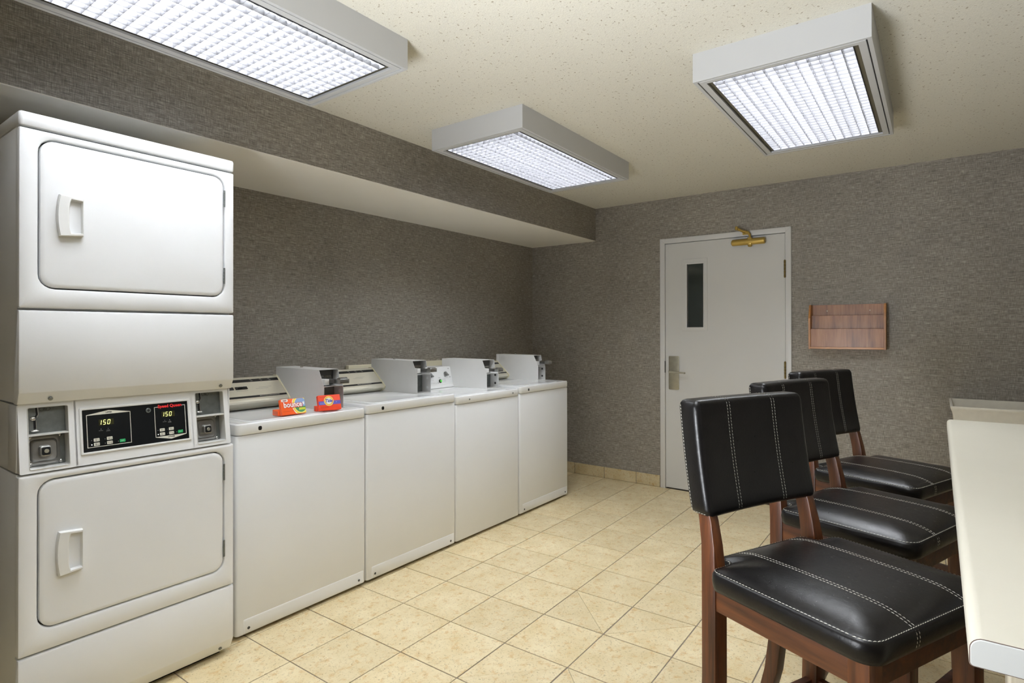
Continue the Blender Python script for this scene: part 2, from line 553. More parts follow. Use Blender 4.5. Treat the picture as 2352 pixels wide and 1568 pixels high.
bm = bmesh.new(); box(bm, XL - T, XR + T, YR - T, YB + T, ZC, ZC + 0.12)
finish('ceiling', bm, ceil_mat, smooth=False, kind='structure')
bm = bmesh.new(); box(bm, XL - T, XR + T, YB, YB + T, -0.003, ZC)
finish('wall_back', bm, paper_x, smooth=False, kind='structure')
bm = bmesh.new(); box(bm, XL - T, XL, YR, YB, -0.003, ZC)
finish('wall_left', bm, paper_y, smooth=False, kind='structure')
bm = bmesh.new(); box(bm, XL - T, XR + T, YR - T, YR, -0.003, ZC)
finish('wall_front', bm, paper_x, smooth=False, kind='structure')
# far wall with the door opening
DO = (0.874, 1.868, 2.071)
bm = bmesh.new()
box(bm, XR, XR + T, YR, DO[0], -0.003, ZC); box(bm, XR, XR + T, DO[1], YB, -0.003, ZC); box(bm, XR, XR + T, DO[0], DO[1], DO[2], ZC)
wall_far = finish('wall_far', bm, paper_y, smooth=False, kind='structure')
# dropped soffit over the machines
bm = bmesh.new(); box(bm, XL, XR, YS, YB, ZS + 0.004, ZC)
sof = finish('wall_soffit', bm, paper_x, smooth=False, kind='structure')
bm = bmesh.new(); box(bm, XL, XR, YS + 0.0015, YB, ZS, ZS + 0.004)
finish('underside', bm, ceil_smooth, sof, smooth=False)
# corner bead between the two papered walls
bm = bmesh.new(); box(bm, XR - 0.0015, XR, YB - 0.0015, YB, 0.1, ZS)
finish('trim_1', bm, plain('corner_caulk', (150, 145, 134), 0.7), smooth=False, kind='structure')
# corridor beyond the door lite (its light comes from the open end)
bm = bmesh.new(); box(bm, XR + 1.5, XR + 1.56, 0.0, 3.4, -0.003, 2.5)
finish('wall_corridor', bm, corridor, smooth=False, kind='structure')

# tiled baseboard
def baseboard(name, axis, at_, segs, z1=0.098):
    bm = bmesh.new()
    lo, hi = min(s[0] for s in segs), max(s[1] for s in segs)
    if axis == 1: box(bm, at_ - 0.006, at_, lo, hi, -0.002, z1 - 0.002)
    else: box(bm, lo, hi, at_, at_ + 0.006, -0.002, z1 - 0.002)
    root = finish(name, bm, grout, smooth=False, kind='structure')
    for a, b in segs:
        bm = bmesh.new()
        if axis == 1: rbox(bm, at_ - 0.0105, at_ - 0.006, a + 0.002, b - 0.002, 0.0015, z1, 0.002, axis=0, bev=0.0015, k=1)
        else: rbox(bm, a + 0.002, b - 0.002, at_ + 0.006, at_ + 0.0105, 0.0015, z1, 0.002, axis=1, bev=0.0015, k=1)
        finish('tile', bm, base_tile, root, smooth=False)
    return root
seg = [(1.880, 2.096), (2.096, 2.401), (2.401, 2.705), (2.705, 3.01), (3.01, 3.178)]
baseboard('baseboard_far', 1, XR, seg)
seg = []; y = 0.862
while y > YR + 0.05:
    seg.append((max(y - 0.3034, YR + 0.012), y)); y -= 0.3034
bb2 = baseboard('baseboard_far_right', 1, XR, seg)

# ------------------------------------------------------------------ door
DX = XR
door = empty('door_1', (DX, 1.373, 0)); door['kind'] = 'structure'
def D(y): return y - 1.373
bm = bmesh.new()
# frame: two jambs and a head, mitred look
FY0, FY1, FZ = D(0.866), D(1.876), 2.079
FW = 0.041
for a, b in ((FY0, FY0 + FW), (FY1 - FW, FY1)):
    rbox(bm, -0.014, 0.10, a, b, 0.0, FZ, 0.003, axis=2, bev=0.001)
rbox(bm, -0.0138, 0.10, FY0 + FW * 0.5, FY1 - FW * 0.5, FZ - FW, FZ - 0.0002, 0.003, axis=1, bev=0.001)
# stop behind the leaf
box(bm, 0.05, 0.10, FY0 + FW - 0.002, FY0 + FW + 0.012, 0, FZ - FW)
box(bm, 0.05, 0.10, FY1 - FW - 0.012, FY1 - FW + 0.002, 0, FZ - FW)
box(bm, 0.05, 0.10, FY0 + FW, FY1 - FW, FZ - FW - 0.012, FZ - FW + 0.002)
fr = finish('door_frame', bm, frame_paint, door)
# mitre lines
bm = bmesh.new()
for s, y in ((1, FY0), (-1, FY1)):
    prism(bm, [(y, FZ), (y + s * 0.0008, FZ), (y + s * (FW + 0.0008), FZ - FW), (y + s * FW, FZ - FW)], 0, -0.01445, -0.0139)
finish('mitre_joint', bm, plain('joint_grey', (150, 150, 150), 0.7), fr, smooth=False)
LY0, LY1, LZ0, LZ1 = D(0.9105), D(1.8325), 0.009, 2.034
lite = (D(1.515), D(1.649), 1.34, 1.854)
bm = bmesh.new()
ring_plate(bm, (LY0, LY1, LZ0, LZ1, 0.001), (lite[0] - 0.004, lite[1] + 0.004, lite[2] - 0.004, lite[3] + 0.004, 0.001), 0, 0.045, 0.001, bev=0.0006)
leaf = finish('door_leaf', bm, door_paint, door, smooth=False)
bm = bmesh.new()
ring_plate(bm, (D(1.484), D(1.692), 1.309, 1.897, 0.002), (lite[0], lite[1], lite[2], lite[3], 0.001), 0, 0.02, -0.0035, bev=0.0012)
lf = finish('lite_frame', bm, door_paint, leaf, smooth=False)
bm = bmesh.new()
ring_plate(bm, (lite[0] - 0.010, lite[1] + 0.010, lite[2] - 0.010, lite[3] + 0.010, 0.001), (lite[0], lite[1], lite[2], lite[3], 0.001), 0, -0.0035, -0.0075, bev=0.002)
finish('glazing_bead', bm, frame_paint, leaf, smooth=False)
bm = bmesh.new(); box(bm, 0.012, 0.018, lite[0], lite[1], lite[2], lite[3])
finish('window_pane', bm, glass, leaf, smooth=False)
bm = bmesh.new()
n = 11
for i in range(1, n):
    y = lite[0] + (lite[1] - lite[0]) * i / n
    box(bm, 0.0195, 0.0200, y - 0.00035, y + 0.00035, lite[2], lite[3])
n = 42
for i in range(1, n):
    z = lite[2] + (lite[3] - lite[2]) * i / n
    box(bm, 0.0195, 0.0200, lite[0], lite[1], z - 0.00035, z + 0.00035)
finish('safety_wire', bm, wire, leaf, smooth=False, kind='stuff')
bm = bmesh.new()
for z in (1.33, 1.60, 1.875):
    for y in (D(1.494), D(1.682)):
        cyl(bm, (y, z), 0, 0.0028, -0.0045, -0.003, 8)
finish('screw', bm, frame_paint, lf)
# lock plate, lever
bm = bmesh.new()
rbox(bm, -0.006, 0.002, D(1.717), D(1.805), 0.825, 1.103, 0.009, axis=0, bev=0.002, k=4)
esc = finish('lock_plate', bm, nickel, leaf)
bm = bmesh.new()
cyl(bm, (D(1.777), 0.972), 0, 0.014, -0.045, -0.004, 18, bev=0.002)
prism(bm, [(D(1.79), 0.979), (D(1.768), 0.984), (D(1.72), 0.978), (D(1.652), 0.973), (D(1.650), 0.963), (D(1.72), 0.962), (D(1.785), 0.961)], 0, -0.058, -0.044, bev=0.002)
finish('lever_handle', bm, nickel, leaf, label='satin nickel lever pointing right')
bm = bmesh.new(); rbox(bm, -0.072, -0.044, D(1.655), D(1.6505) + 0.0005, 0.962, 0.974, 0.002, axis=0)
finish('lever_tip', bm, nickel, leaf)
bm = bmesh.new(); box(bm, -0.0148, -0.004, D(1.836), D(1.8325), 0.962, 1.060)
finish('strike_plate', bm, dark_grey, door, smooth=False)
# hinges
def hinge(z0, z1):
    bm = bmesh.new()
    h = (z1 - z0) / 5
    for k in range(5):
        cyl(bm, (-0.016, D(0.9085)), 2, 0.0072, z0 + k * h + 0.0006, z0 + (k + 1) * h - 0.0006, 14, bev=0.0008)
    cyl(bm, (-0.016, D(0.9085)), 2, 0.004, z0 - 0.004, z1 + 0.004, 10)
    finish('hinge', bm, old_brass, door)
for a in ((1.705, 1.832), (0.958, 1.080), (0.20, 0.32)): hinge(*a)
# closer
cl_y0, cl_y1, cl_z = D(1.286), D(1.040), 1.990
bm = bmesh.new()
def cylL(rad, y): return [(-0.032 + rad * math.cos(2 * math.pi * i / 24), y, cl_z + rad * math.sin(2 * math.pi * i / 24)) for i in range(24)]
loft(bm, [cylL(0.017, cl_y1), cylL(0.024, cl_y1 + 0.006), cylL(0.0245, cl_y1 + 0.012), cylL(0.0245, cl_y0 - 0.014), cylL(0.023, cl_y0 - 0.006), cylL(0.015, cl_y0)])
rbox(bm, -0.03, -0.001, cl_y1 + 0.02, cl_y0 - 0.02, cl_z - 0.018, cl_z + 0.018, 0.003, axis=1)
yy = D(1.150)
rbox(bm, -0.052, -0.014, yy - 0.016, yy + 0.016, cl_z - 0.026, cl_z + 0.031, 0.006, axis=2)
cyl(bm, (-0.034, yy), 2, 0.015, cl_z - 0.040, cl_z - 0.02, 16, bev=0.005)
cl = finish('door_closer_body', bm, brass, door, label='satin brass closer cylinder')
bm = bmesh.new()
for dz in (0.011, -0.011):
    cyl(bm, (-0.034, cl_z + dz), 1, 0.0055, cl_y1 - 0.0008, cl_y1 + 0.002, 12)
cyl(bm, (-0.048, cl_z - 0.008), 1, 0.0035, cl_y0 - 0.008, cl_y0 - 0.002, 10)
finish('adjusting_screw', bm, black_pl, cl)
bm = bmesh.new()
cyl(bm, (-0.034, yy), 2, 0.008, cl_z + 0.026, cl_z + 0.052, 14)
p0 = Vector((-0.036, yy, cl_z + 0.050)); p1 = Vector((-0.050, yy + 0.010, 2.060)); p2 = Vector((-0.098, D(1.232), 2.092))
tube(bm, [p0, p1, p1.lerp(p2, 0.5) + Vector((0, 0, -0.004)), p2], [0.0105, 0.0095, 0.0075, 0.008], 8)
cyl(bm, (p2.x, p2.y), 2, 0.0105, p2.z - 0.016, p2.z + 0.012, 14, bev=0.003)
tube(bm, [p2 + Vector((0, 0, -0.008)), (-0.05, D(1.205), 2.070), (-0.022, D(1.185), 2.058)], [0.006, 0.0055, 0.006], 8)
rbox(bm, -0.030, -0.0135, D(1.203), D(1.163), 2.047, 2.068, 0.002, axis=0)
finish('closer_arm', bm, brass, door)

# ------------------------------------------------------------------ ceiling lights
def fixture(x0, y0, label):
    Lx, Ly, zb = 1.205, 0.612, 2.300
    root = empty('ceiling_light', (x0 + Lx / 2, y0 + Ly / 2, ZC), label, 'light', 'surface-mounted fluorescent light boxes')
    ax, ay = Lx / 2, Ly / 2
    z = lambda v: v - ZC
    bm = bmesh.new()
    ring_plate(bm, (-ax, ax, -ay, ay, 0.001), (-ax + 0.014, ax - 0.014, -ay + 0.014, ay - 0.014, 0.001), 2, z(ZC), z(zb), bev=0.0008)
    box(bm, -ax + 0.004, ax - 0.004, -ay + 0.004, ay - 0.004, z(ZC) - 0.006, z(ZC) - 0.001)
    finish('housing', bm, fixture_paint, root, smooth=False)
    bm = bmesh.new()
    ring_plate(bm, (-ax + 0.0185, ax - 0.0185, -ay + 0.0185, ay - 0.0185, 0.001), (-ax + 0.043, ax - 0.043, -ay + 0.043, ay - 0.043, 0.001), 2, z(zb + 0.010), z(zb + 0.0005), bev=0.001)
    finish('door_frame', bm, fixture_paint, root, smooth=False)
    bm = bmesh.new()
    ring_plate(bm, (-ax + 0.013, ax - 0.013, -ay + 0.013, ay - 0.013, 0.001), (-ax + 0.0425, ax - 0.0425, -ay + 0.0425, ay - 0.0425, 0.001), 2, z(zb + 0.016), z(zb + 0.012), bev=0.0005)
    finish('slit_shade', bm, dark_grey, root, smooth=False)  # dark ring puts the shade of the open slit into its colour
    bm = bmesh.new()
    ring_plate(bm, (-ax + 0.038, ax - 0.038, -ay + 0.038, ay - 0.038, 0.001), (-ax + 0.058, ax - 0.058, -ay + 0.060, ay - 0.060, 0.001), 2, z(zb + 0.026), z(zb + 0.012), bev=0.0005)
    finish('inner_lip', bm, fixture_lip, root, smooth=False)
    # white reflector pan
    bm = bmesh.new()
    o1 = [(p[0], p[1], z(zb + 0.017)) for p in rr(-ax + 0.046, ax - 0.046, -ay + 0.046, ay - 0.046, 0.002, 1)]
    o2 = [(p[0], p[1], z(zb + 0.10)) for p in rr(-ax + 0.030, ax - 0.030, -ay + 0.022, ay - 0.022, 0.002, 1)]
    loft(bm, [o1, o2], cap0=False, cap1=True)
    finish('reflector', bm, reflector, root, smooth=False)
    # tubes
    for k in range(4):
        yk = -0.195 + 0.13 * k
        bm = bmesh.new(); cyl(bm, (yk, z(zb + 0.068)), 0, 0.0165, -ax + 0.055, ax - 0.055, 12)
        t = finish('fluorescent_tube', bm, lamp_mat, root)
    # louver: blades set on edge in both directions
    ix, iy = ax - 0.058, ay - 0.060
    bm = bmesh.new()
    ring_plate(bm, (-ix, ix, -iy, iy, 0.001), (-ix + 0.0015, ix - 0.0015, -iy + 0.0015, iy - 0.0015, 0.0005), 2, z(zb + 0.026), z(zb + 0.006), bev=0.0003)
    lv = finish('louver', bm, louver_mat, root, smooth=False)
    def blade(length, axis):
        bm = bmesh.new()
        prof = [(-0.0005, z(zb + 0.006)), (0.0005, z(zb + 0.006)), (0.0016, z(zb + 0.024)), (-0.0016, z(zb + 0.024))]
        prism(bm, prof, axis, -length / 2, length / 2)
        bmesh.ops.recalc_face_normals(bm, faces=bm.faces)
        me = bpy.data.meshes.new('louver_blade'); bm.to_mesh(me); bm.free(); me.materials.append(louver_mat)
        return me
    nx, ny = 28, 13
    ma, mb_ = blade(2 * ix - 0.002, 0), blade(2 * iy - 0.002, 1)
    for k in range(1, ny):
        o = bpy.data.objects.new('louver_blade', ma); COL.objects.link(o); o.parent = lv; o.location = (0, -iy + 2 * iy * k / ny, 0)
    for k in range(1, nx):
        o = bpy.data.objects.new('louver_blade', mb_); COL.objects.link(o); o.parent = lv; o.location = (-ix + 2 * ix * k / nx, 0, 0)
    return root
fixture(0.325, 1.620, 'ceiling light box cut off by the top left corner, above the stacked dryer')
fixture(2.292, 1.626, 'middle ceiling light box with square-cell louver hanging close to the papered soffit')
fixture(2.292, 0.176, 'ceiling light box with square-cell louver nearest the right side, above the bar stools')
fixture(0.325, 0.176, 'ceiling light box directly overhead, out of the picture in front of the others')

# ------------------------------------------------------------------ stacked dryer
def stacked_dryer():
    X0, X1, Y0, Y1 = 0.533, 1.2165, 2.302, 3.02
    w = X1 - X0
    cx = (X0 + X1) / 2
    root = empty('stacked_dryer', (cx, Y0, 0), 'tall white stacked double dryer with coin slots and black control panel across its middle', 'dryer')
    h = w / 2
    def A(x): return x - cx          # world x -> local
    def B(y): return y - Y0
    # cabinet sides, back
    bm = bmesh.new()
    for sx_ in (-1, 1):
        rbox(bm, min(sx_ * (h - 0.002), sx_ * (h - 0.008)), max(sx_ * (h - 0.002), sx_ * (h - 0.008)), 0.030, 0.12, 0.858, 1.072, 0.002, axis=2, bev=0.001)
    box(bm, -h + 0.003, h - 0.003, 0.110, B(Y1) - 0.001, 0.858, 1.072)
    for z0, z1 in ((0.03, 0.852), (1.078, 1.95)):
        rbox(bm, -h + 0.002, h - 0.002, 0.030, B(Y1), z0, z1, 0.004, axis=2, bev=0.001)
    finish('cabinet', bm, enamel, root)
    bm = bmesh.new(); box(bm, -h + 0.03, h - 0.03, 0.055, B(Y1) - 0.02, 0.001, 0.04)
    finish('plinth', bm, dark, root, smooth=False)
    # top cap
    bm = bmesh.new()
    rbox(bm, -h - 0.001, h + 0.001, -0.002, B(Y1) + 0.001, 1.952, 1.998, 0.012, axis=2, bev=0.008, k=4)
    finish('top_cap', bm, enamel, root)
    # front panels
    def door_panel(z0, z1, dz0, dz1):
        bm = bmesh.new()
        ring_plate(bm, (-h, h, z0, z1, 0.006), (A(0.582), A(1.1785), dz0 - 0.003, dz1 + 0.003, 0.045), 1, 0.030, 0.0, bev=0.007)
        fp = finish('front_panel', bm, enamel, root)
        bm = bmesh.new(); box(bm, A(0.575), A(1.185), 0.026, 0.029, dz0 - 0.01, dz1 + 0.01)
        finish('door_gap_shade', bm, dark_grey, root, smooth=False)  # dark sheet colours in the shadow of the gap round the door
        # door: slightly dished inside the opening
        bm = bmesh.new()
        q = (A(0.5865), A(1.174), dz0 + 0.001, dz1 - 0.001, 0.041)
        def L(i, y): return [(p[0], y, p[1]) for p in rr(q[0] + i, q[1] - i, q[2] + i, q[3] - i, q[4] - i * 0.6, 6)]
        loft(bm, [L(0, 0.026), L(0, 0.006), L(0.0015, 0.0025), L(0.005, 0.0008), L(0.014, 0.0)])
        dr = finish('dryer_door', bm, enamel, root)
        return dr
    def handle(dr, z0, z1):
        bm = bmesh.new()
        xa, xb = A(0.634), A(0.700)
        zc, hz = (z0 + z1) / 2, (z1 - z0) / 2
        # raised grip: bowed left side, scooped pocket opening on the right
        def outl(ins, y):
            L = []
            N = 10
            for i in range(N + 1):
                t = -1 + 2 * i / N
                L.append((xa + ins - 0.007 * (1 - t * t) , y, zc + t * (hz - ins)))
            for i in range(N + 1):
                t = 1 - 2 * i / N
                L.append((xb - ins, y, zc + t * (hz - ins - 0.006)))
            return L
        def pocket(ins, y, xo=0.0):
            L = []
            N = 10
            for i in range(N + 1):
                t = -1 + 2 * i / N
                L.append((xa + 0.028 + ins + xo - 0.002 * (1 - t * t) + 0.004 * abs(t) ** 6, y, zc + t * (hz - 0.013 - ins)))
            for i in range(N + 1):
                t = 1 - 2 * i / N
                L.append((xb - 0.004 - ins, y + (0.0), zc + t * (hz - 0.016 - ins)))
            return L
        loft(bm, [outl(0, 0.0005), outl(0.0005, -0.012), outl(0.003, -0.0155), pocket(-0.002, -0.0155), pocket(0, -0.013), pocket(0.002, 0.012), pocket(0.012, 0.018)], cap0=False)
        finish('door_handle', bm, plastic_white, dr)
    def hinges(dr, spans):
        for a, b in spans:
            bm = bmesh.new()
            n = 5
            for k in range(n):
                s = (b - a) / n
                cyl(bm, (A(1.1765), -0.0005), 2, 0.0032, a + k * s + 0.0006, a + (k + 1) * s - 0.0006, 10)
            box(bm, A(1.1768), A(1.1800), -0.0010, 0.002, a, b)
            finish('hinge', bm, zinc, dr)
    d1 = door_panel(1.379, 1.947, 1.445, 1.921)
    handle(d1, 1.614, 1.751); hinges(d1, ((1.805, 1.871), (1.496, 1.560)))
    d2 = door_panel(0.284, 0.851, 0.354, 0.826)
    handle(d2, 0.511, 0.655); hinges(d2, ((0.71, 0.775), (0.405, 0.47)))
    # plain access panels with a chamfered foot
    def access(z0, z1, ch, dp):
        bm = bmesh.new()
        prof = [(0.030, z1), (0.006, z1), (0.002, z1 - 0.002), (0.0, z1 - 0.007), (0.0, z0 + ch + 0.004), (0.002, z0 + ch), (dp - 0.001, z0 + 0.003), (dp + 0.002, z0), (0.030 + dp, z0)]
        e = 0.006
        L = lambda x, i: [(x, min(p[0] + i, 0.030 + dp), p[1]) for p in prof]
        loft(bm, [L(-h, e), L(-h + e * 0.3, e * 0.3), L(-h + e, 0), L(h - e, 0), L(h - e * 0.3, e * 0.3), L(h, e)])
        finish('access_panel', bm, enamel, root)
        for x in (A(0.617), A(1.168)):
            bm = bmesh.new()
            rot = Matrix.Translation((x, dp * 0.62 - 0.001, z0 + ch * 0.38)) @ Matrix.Rotation(math.atan2(dp, ch), 4, 'X')
            bb = bmesh.new(); cyl(bb, (0, 0), 1, 0.0065, -0.003, 0.002, 14, bev=0.001); cyl(bb, (0, 0), 1, 0.003, -0.0034, -0.0028, 6)
            me = bpy.data.meshes.new('s'); bb.to_mesh(me); bb.free(); me.transform(rot); bm.from_mesh(me); bpy.data.meshes.remove(me)
            finish('screw', bm, zinc, root)
    access(1.075, 1.372, 0.034, 0.018)
    access(0.022, 0.279, 0.042, 0.022)
    # control console, leaning: bottom flush, top set back
    zb_, zt_, yb_, yt_ = 0.856, 1.074, 0.000, 0.030
    lean = math.atan2(yt_ - yb_, zt_ - zb_)
    def yc(z): return yb_ + (z - zb_) * (yt_ - yb_) / (zt_ - zb_)
    S = Matrix(((1, 0, 0, 0), (0, 1, (yt_ - yb_) / (zt_ - zb_), yb_ - zb_ * (yt_ - yb_) / (zt_ - zb_)), (0, 0, 1, 0), (0, 0, 0, 1)))  # shear y by height
    def sheared(name, bm, m, par=None, **k):
        o = finish(name, bm, m, par if par is not None else root, **k)
        o.data.transform(S)
        return o
    hl, hr = -h + 0.004, h - 0.012
    cL = (A(0.561), A(0.669), 0.866, 1.062)
    cR = (A(1.075), A(1.186), 0.868, 1.066)
    bm = bmesh.new()
    ys = 0.0
    # console face as solid strips round the two coin openings
    def strip(a, b, c, d): rbox(bm, a, b, 0.0, 0.030, c, d, 0.0005, axis=1, bev=0.0)
    # face built as two ring plates plus a centre plate
    ring_plate(bm, (hl, A(0.690), zb_, zt_, 0.005), (*cL, 0.006), 1, 0.03, 0.0, bev=0.0005)
    ring_plate(bm, (A(1.058), hr, zb_, zt_, 0.005), (*cR, 0.006), 1, 0.03, 0.0, bev=0.0005)
    box(bm, A(0.684), A(1.064), 0.0, 0.03, zb_ + 0.0005, zt_ - 0.0005)
    sheared('control_console', bm, enamel, smooth=False)
    # raised bezel round the overlay
    bm = bmesh.new()
    ring_plate(bm, (A(0.698), A(1.053), 0.890, 1.046, 0.005), (A(0.7055), A(1.0445), 0.8975, 1.0385, 0.002), 1, 0.002, -0.004, bev=0.0015)
    sheared('panel_bezel', bm, plastic_white)
    bm = bmesh.new(); box(bm, A(0.703), A(1.047), -0.0018, 0.001, 0.895, 1.041)
    ov = sheared('control_panel', bm, black_gloss, smooth=False, label='glossy black control panel with two dryer displays')
    # outlines, keys and print
    def pz(v): return v
    yF = -0.0020
    def flat(bm, poly, y=yF, t=0.0003): prism(bm, [(A(p[0]), p[1]) for p in poly], 1, y - t, y)
    def unit(xa, xb, za, zb2, upper):
        bm = bmesh.new()
        t = 0.0018
        # border lines
        flat(bm, [(xa, za), (xa + t, za), (xa + t, zb2), (xa, zb2)]); flat(bm, [(xb - t, za), (xb, za), (xb, zb2), (xb - t, zb2)])
        if upper:
            flat(bm, [(xa, za), (xb, za), (xb, za + t), (xa, za + t)])
            flat(bm, [(xa, zb2 - t), (xb, zb2 - t), (xb, zb2), ((xa + xb) / 2, zb2 + 0.011), (xa, zb2)])
        else:
            flat(bm, [(xa, zb2 - t), (xa + 0.014, zb2 - t), (xa + 0.014, zb2), (xa, zb2)]); flat(bm, [(xb - 0.012, zb2 - t), (xb, zb2 - t), (xb, zb2), (xb - 0.012, zb2)])
            flat(bm, [(xa, za), ((xa + xb) / 2, za - 0.011), (xb, za), (xb, za + t), (xa, za + t)])
        sheared('printed_border', bm, print_white, ov, smooth=False)
        w_ = xb - xa
        # display
        bm = bmesh.new()
        zd = zb2 - 0.029; xd = xa + w_ * 0.44
        flat(bm, [(xd - 0.023, zd - 0.010), (xd + 0.022, zd - 0.010), (xd + 0.022, zd + 0.010), (xd - 0.023, zd + 0.010)])
        disp = sheared('display', bm, digit_bg, ov, smooth=False)
        bm = bmesh.new()
        def segs(x, which):
            ww, hh, s = 0.0068, 0.0075, 0.0011
            sl = 0.0012
            def bar(xa_, za_, xb_, zb__):
                dx, dz = xb_ - xa_, zb__ - za_
                l = math.hypot(dx, dz); nx_, nz = -dz / l * s * 0.6, dx / l * s * 0.6
                flat(bm, [(xa_ + nx_, za_ + nz), (xb_ + nx_, zb__ + nz), (xb_ - nx_, zb__ - nz), (xa_ - nx_, za_ - nz)], yF - 0.0004)
            g = 0.0007
            X = lambda u, v: x + u * ww + v * sl
            pos = {'a': ((0, 1), (1, 1)), 'g': ((0, 0), (1, 0)), 'd': ((0, -1), (1, -1)), 'f': ((0, 0), (0, 1)), 'b': ((1, 0), (1, 1)), 'e': ((0, -1), (0, 0)), 'c': ((1, -1), (1, 0))}
            for c in which:
                (u0, v0), (u1_, v1) = pos[c]
                xa_, za_, xb_, zb__ = X(u0, v0), zd + v0 * hh, X(u1_, v1), zd + v1 * hh
                dx, dz = xb_ - xa_, zb__ - za_; l = math.hypot(dx, dz)
                bar(xa_ + dx / l * g, za_ + dz / l * g, xb_ - dx / l * g, zb__ - dz / l * g)
        segs(xd - 0.0225, 'bc'); segs(xd - 0.0095, 'afgcd'); segs(xd + 0.0035, 'abcdef')
        sheared('lit_digits', bm, digit, disp, smooth=False)
        # keys
        def key(x, z, lab, m, ww=0.017, hh=0.0105):
            bm = bmesh.new()
            prism(bm, rr(A(x), A(x) + ww, z, z + hh, 0.0015, 2), 1, yF - 0.0006, yF)
            k = sheared('key', bm, m, ov, smooth=False)
            me_ = text(lab, 0.0034 if len(lab) < 8 or '\n' in lab else 0.0027, print_black if m is not green_key else print_white, 'mesh', face_negy(A(x) + ww * (0.4 if m is not green_key else 0.5), yF - 0.0007, z + hh / 2), bold=0.00004, sx=0.9)
            me_.transform(S)
            to = bpy.data.objects.new('lettering', me_); COL.objects.link(to); to.parent = k
            if m is not green_key:
                bm = bmesh.new()
                flat(bm, [(x + ww - 0.0037, z + 0.0025), (x + ww - 0.0030, z + 0.0025), (x + ww - 0.0030, z + hh - 0.0015), (x + ww - 0.0037, z + hh - 0.0015)], yF - 0.0006, 0.0002)
                prism(bm, rr(A(x) + ww - 0.0044, A(x) + ww - 0.0023, z + 0.001, z + 0.0032, 0.001, 3), 1, yF - 0.0008, yF - 0.0006)
                sheared('thermometer_mark', bm, print_black, k, smooth=False)
        x1_, x2_, x3_ = xa + w_ * 0.14, xa + w_ * 0.43, xa + w_ * 0.72
        z1_, z2_ = za + 0.019, za + 0.0045
        if not upper: z1_, z2_ = za + 0.020, za + 0.0050
        key(x1_, z1_, 'HIGH\nTEMP', print_white); key(x1_, z2_, 'MED\nTEMP', print_white)
        key(x2_, z1_ + 0.0005, 'LOW\nTEMP', print_white); key(x2_, z2_ + 0.0005, 'DELICATE', print_white)
        key(x3_, z2_ + 0.0015, 'START', green_key, 0.0175, 0.0105)
        # indicator lamps
        def dots(lst, m, r):
            bm = bmesh.new()
            for x, z in lst: cyl(bm, (A(x), z), 1, r, yF - 0.0005, yF, 10)
            sheared('indicator_lamp', bm, m, ov, smooth=False)
        dots([(x1_ - 0.006, z1_ + 0.005), (x2_ - 0.0055, z1_ + 0.005), (x2_ - 0.0055, z2_ + 0.005), (x3_ - 0.0045, z2_ + 0.006), (xa + w_ * 0.31, zd - 0.0225), (xa + w_ * 0.47, zd - 0.0225)], print_grey, 0.0010)
        dots([(x1_ - 0.006, z2_ + 0.005)], led_white, 0.0014)
        for s_, x_, z_ in (('DRYING', xa + w_ * 0.31, zd - 0.0275), ('COOL\nDOWN', xa + w_ * 0.47, zd - 0.0295)):
            me_ = text(s_, 0.0034, print_grey, 'mesh', face_negy(A(x_), yF - 0.0002, z_)); me_.transform(S)
            to = bpy.data.objects.new('lettering', me_); COL.objects.link(to); to.parent = ov
        zz = zb2 + 0.0035 if upper else za - 0.0030
        me_ = text('UPPER' if upper else 'LOWER', 0.0068, print_black, 'mesh', face_negy(A((xa + xb) / 2), yF - 0.0005, zz), bold=0.00018); me_.transform(S)
        to = bpy.data.objects.new('lettering', me_); COL.objects.link(to); to.parent = ov
    unit(0.717, 0.850, 0.911, 1.021, True)
    unit(0.928, 1.036, 0.916, 1.026, False)
    me_ = text('Speed Queen', 0.0152, print_red, 'mesh', face_negy(A(0.982), yF - 0.0003, 1.0265), bold=0.0006, sx=1.0); me_.transform(S)
    to = bpy.data.objects.new('lettering', me_); COL.objects.link(to); to.parent = ov
    to['label'] = 'bold red brand lettering'
    bm = bmesh.new(); cyl(bm, (A(0.908), 1.017), 1, 0.0085, yF - 0.003, yF + 0.001, 20, bev=0.001); 
    sheared('key_lock', bm, zinc, ov)
    bm = bmesh.new(); cyl(bm, (A(0.908), 1.017), 1, 0.0045, yF - 0.0036, yF - 0.0028, 14)
    sheared('keyhole', bm, black_pl, ov)
    # coin mechanisms
    def coin(q, lab):
        x0, x1, z0, z1 = q
        g = empty('coin_meter', (0, 0, 0)); g.parent = root
        zm = 0.973
        bm = bmesh.new()
        # thin liner frame and pocket walls
        ring_plate(bm, (x0, x1, z0, z1, 0.006), (x0 + 0.002, x1 - 0.002, z0 + 0.002, z1 - 0.002, 0.004), 1, 0.046, -0.0015, bev=0.0006)
        box(bm, x0 + 0.002, x1 - 0.002, 0.0, 0.046, zm - 0.0022, zm + 0.0022)
        sheared('pocket_frame', bm, enamel_grey, g, smooth=False)
        bm = bmesh.new(); box(bm, x0 + 0.001, x1 - 0.001, 0.026, 0.030, zm, z1 - 0.001)
        up_ = sheared('slot_plate', bm, zinc, g, smooth=False)
        # zigzag coin slot
        bm = bmesh.new()
        xs = x0 + 0.027
        prism(bm, [(xs, z1 - 0.004), (xs + 0.0045, z1 - 0.004), (xs + 0.0055, z1 - 0.026), (xs + 0.001, z1 - 0.034), (xs - 0.002, z1 - 0.034), (xs + 0.0015, z1 - 0.026)], 1, 0.0252, 0.0262)
        box(bm, xs - 0.006, xs - 0.0005, 0.0252, 0.0262, z1 - 0.072, z1 - 0.046)
        sheared('coin_slot', bm, black_pl, up_, smooth=False)
        bm = bmesh.new()
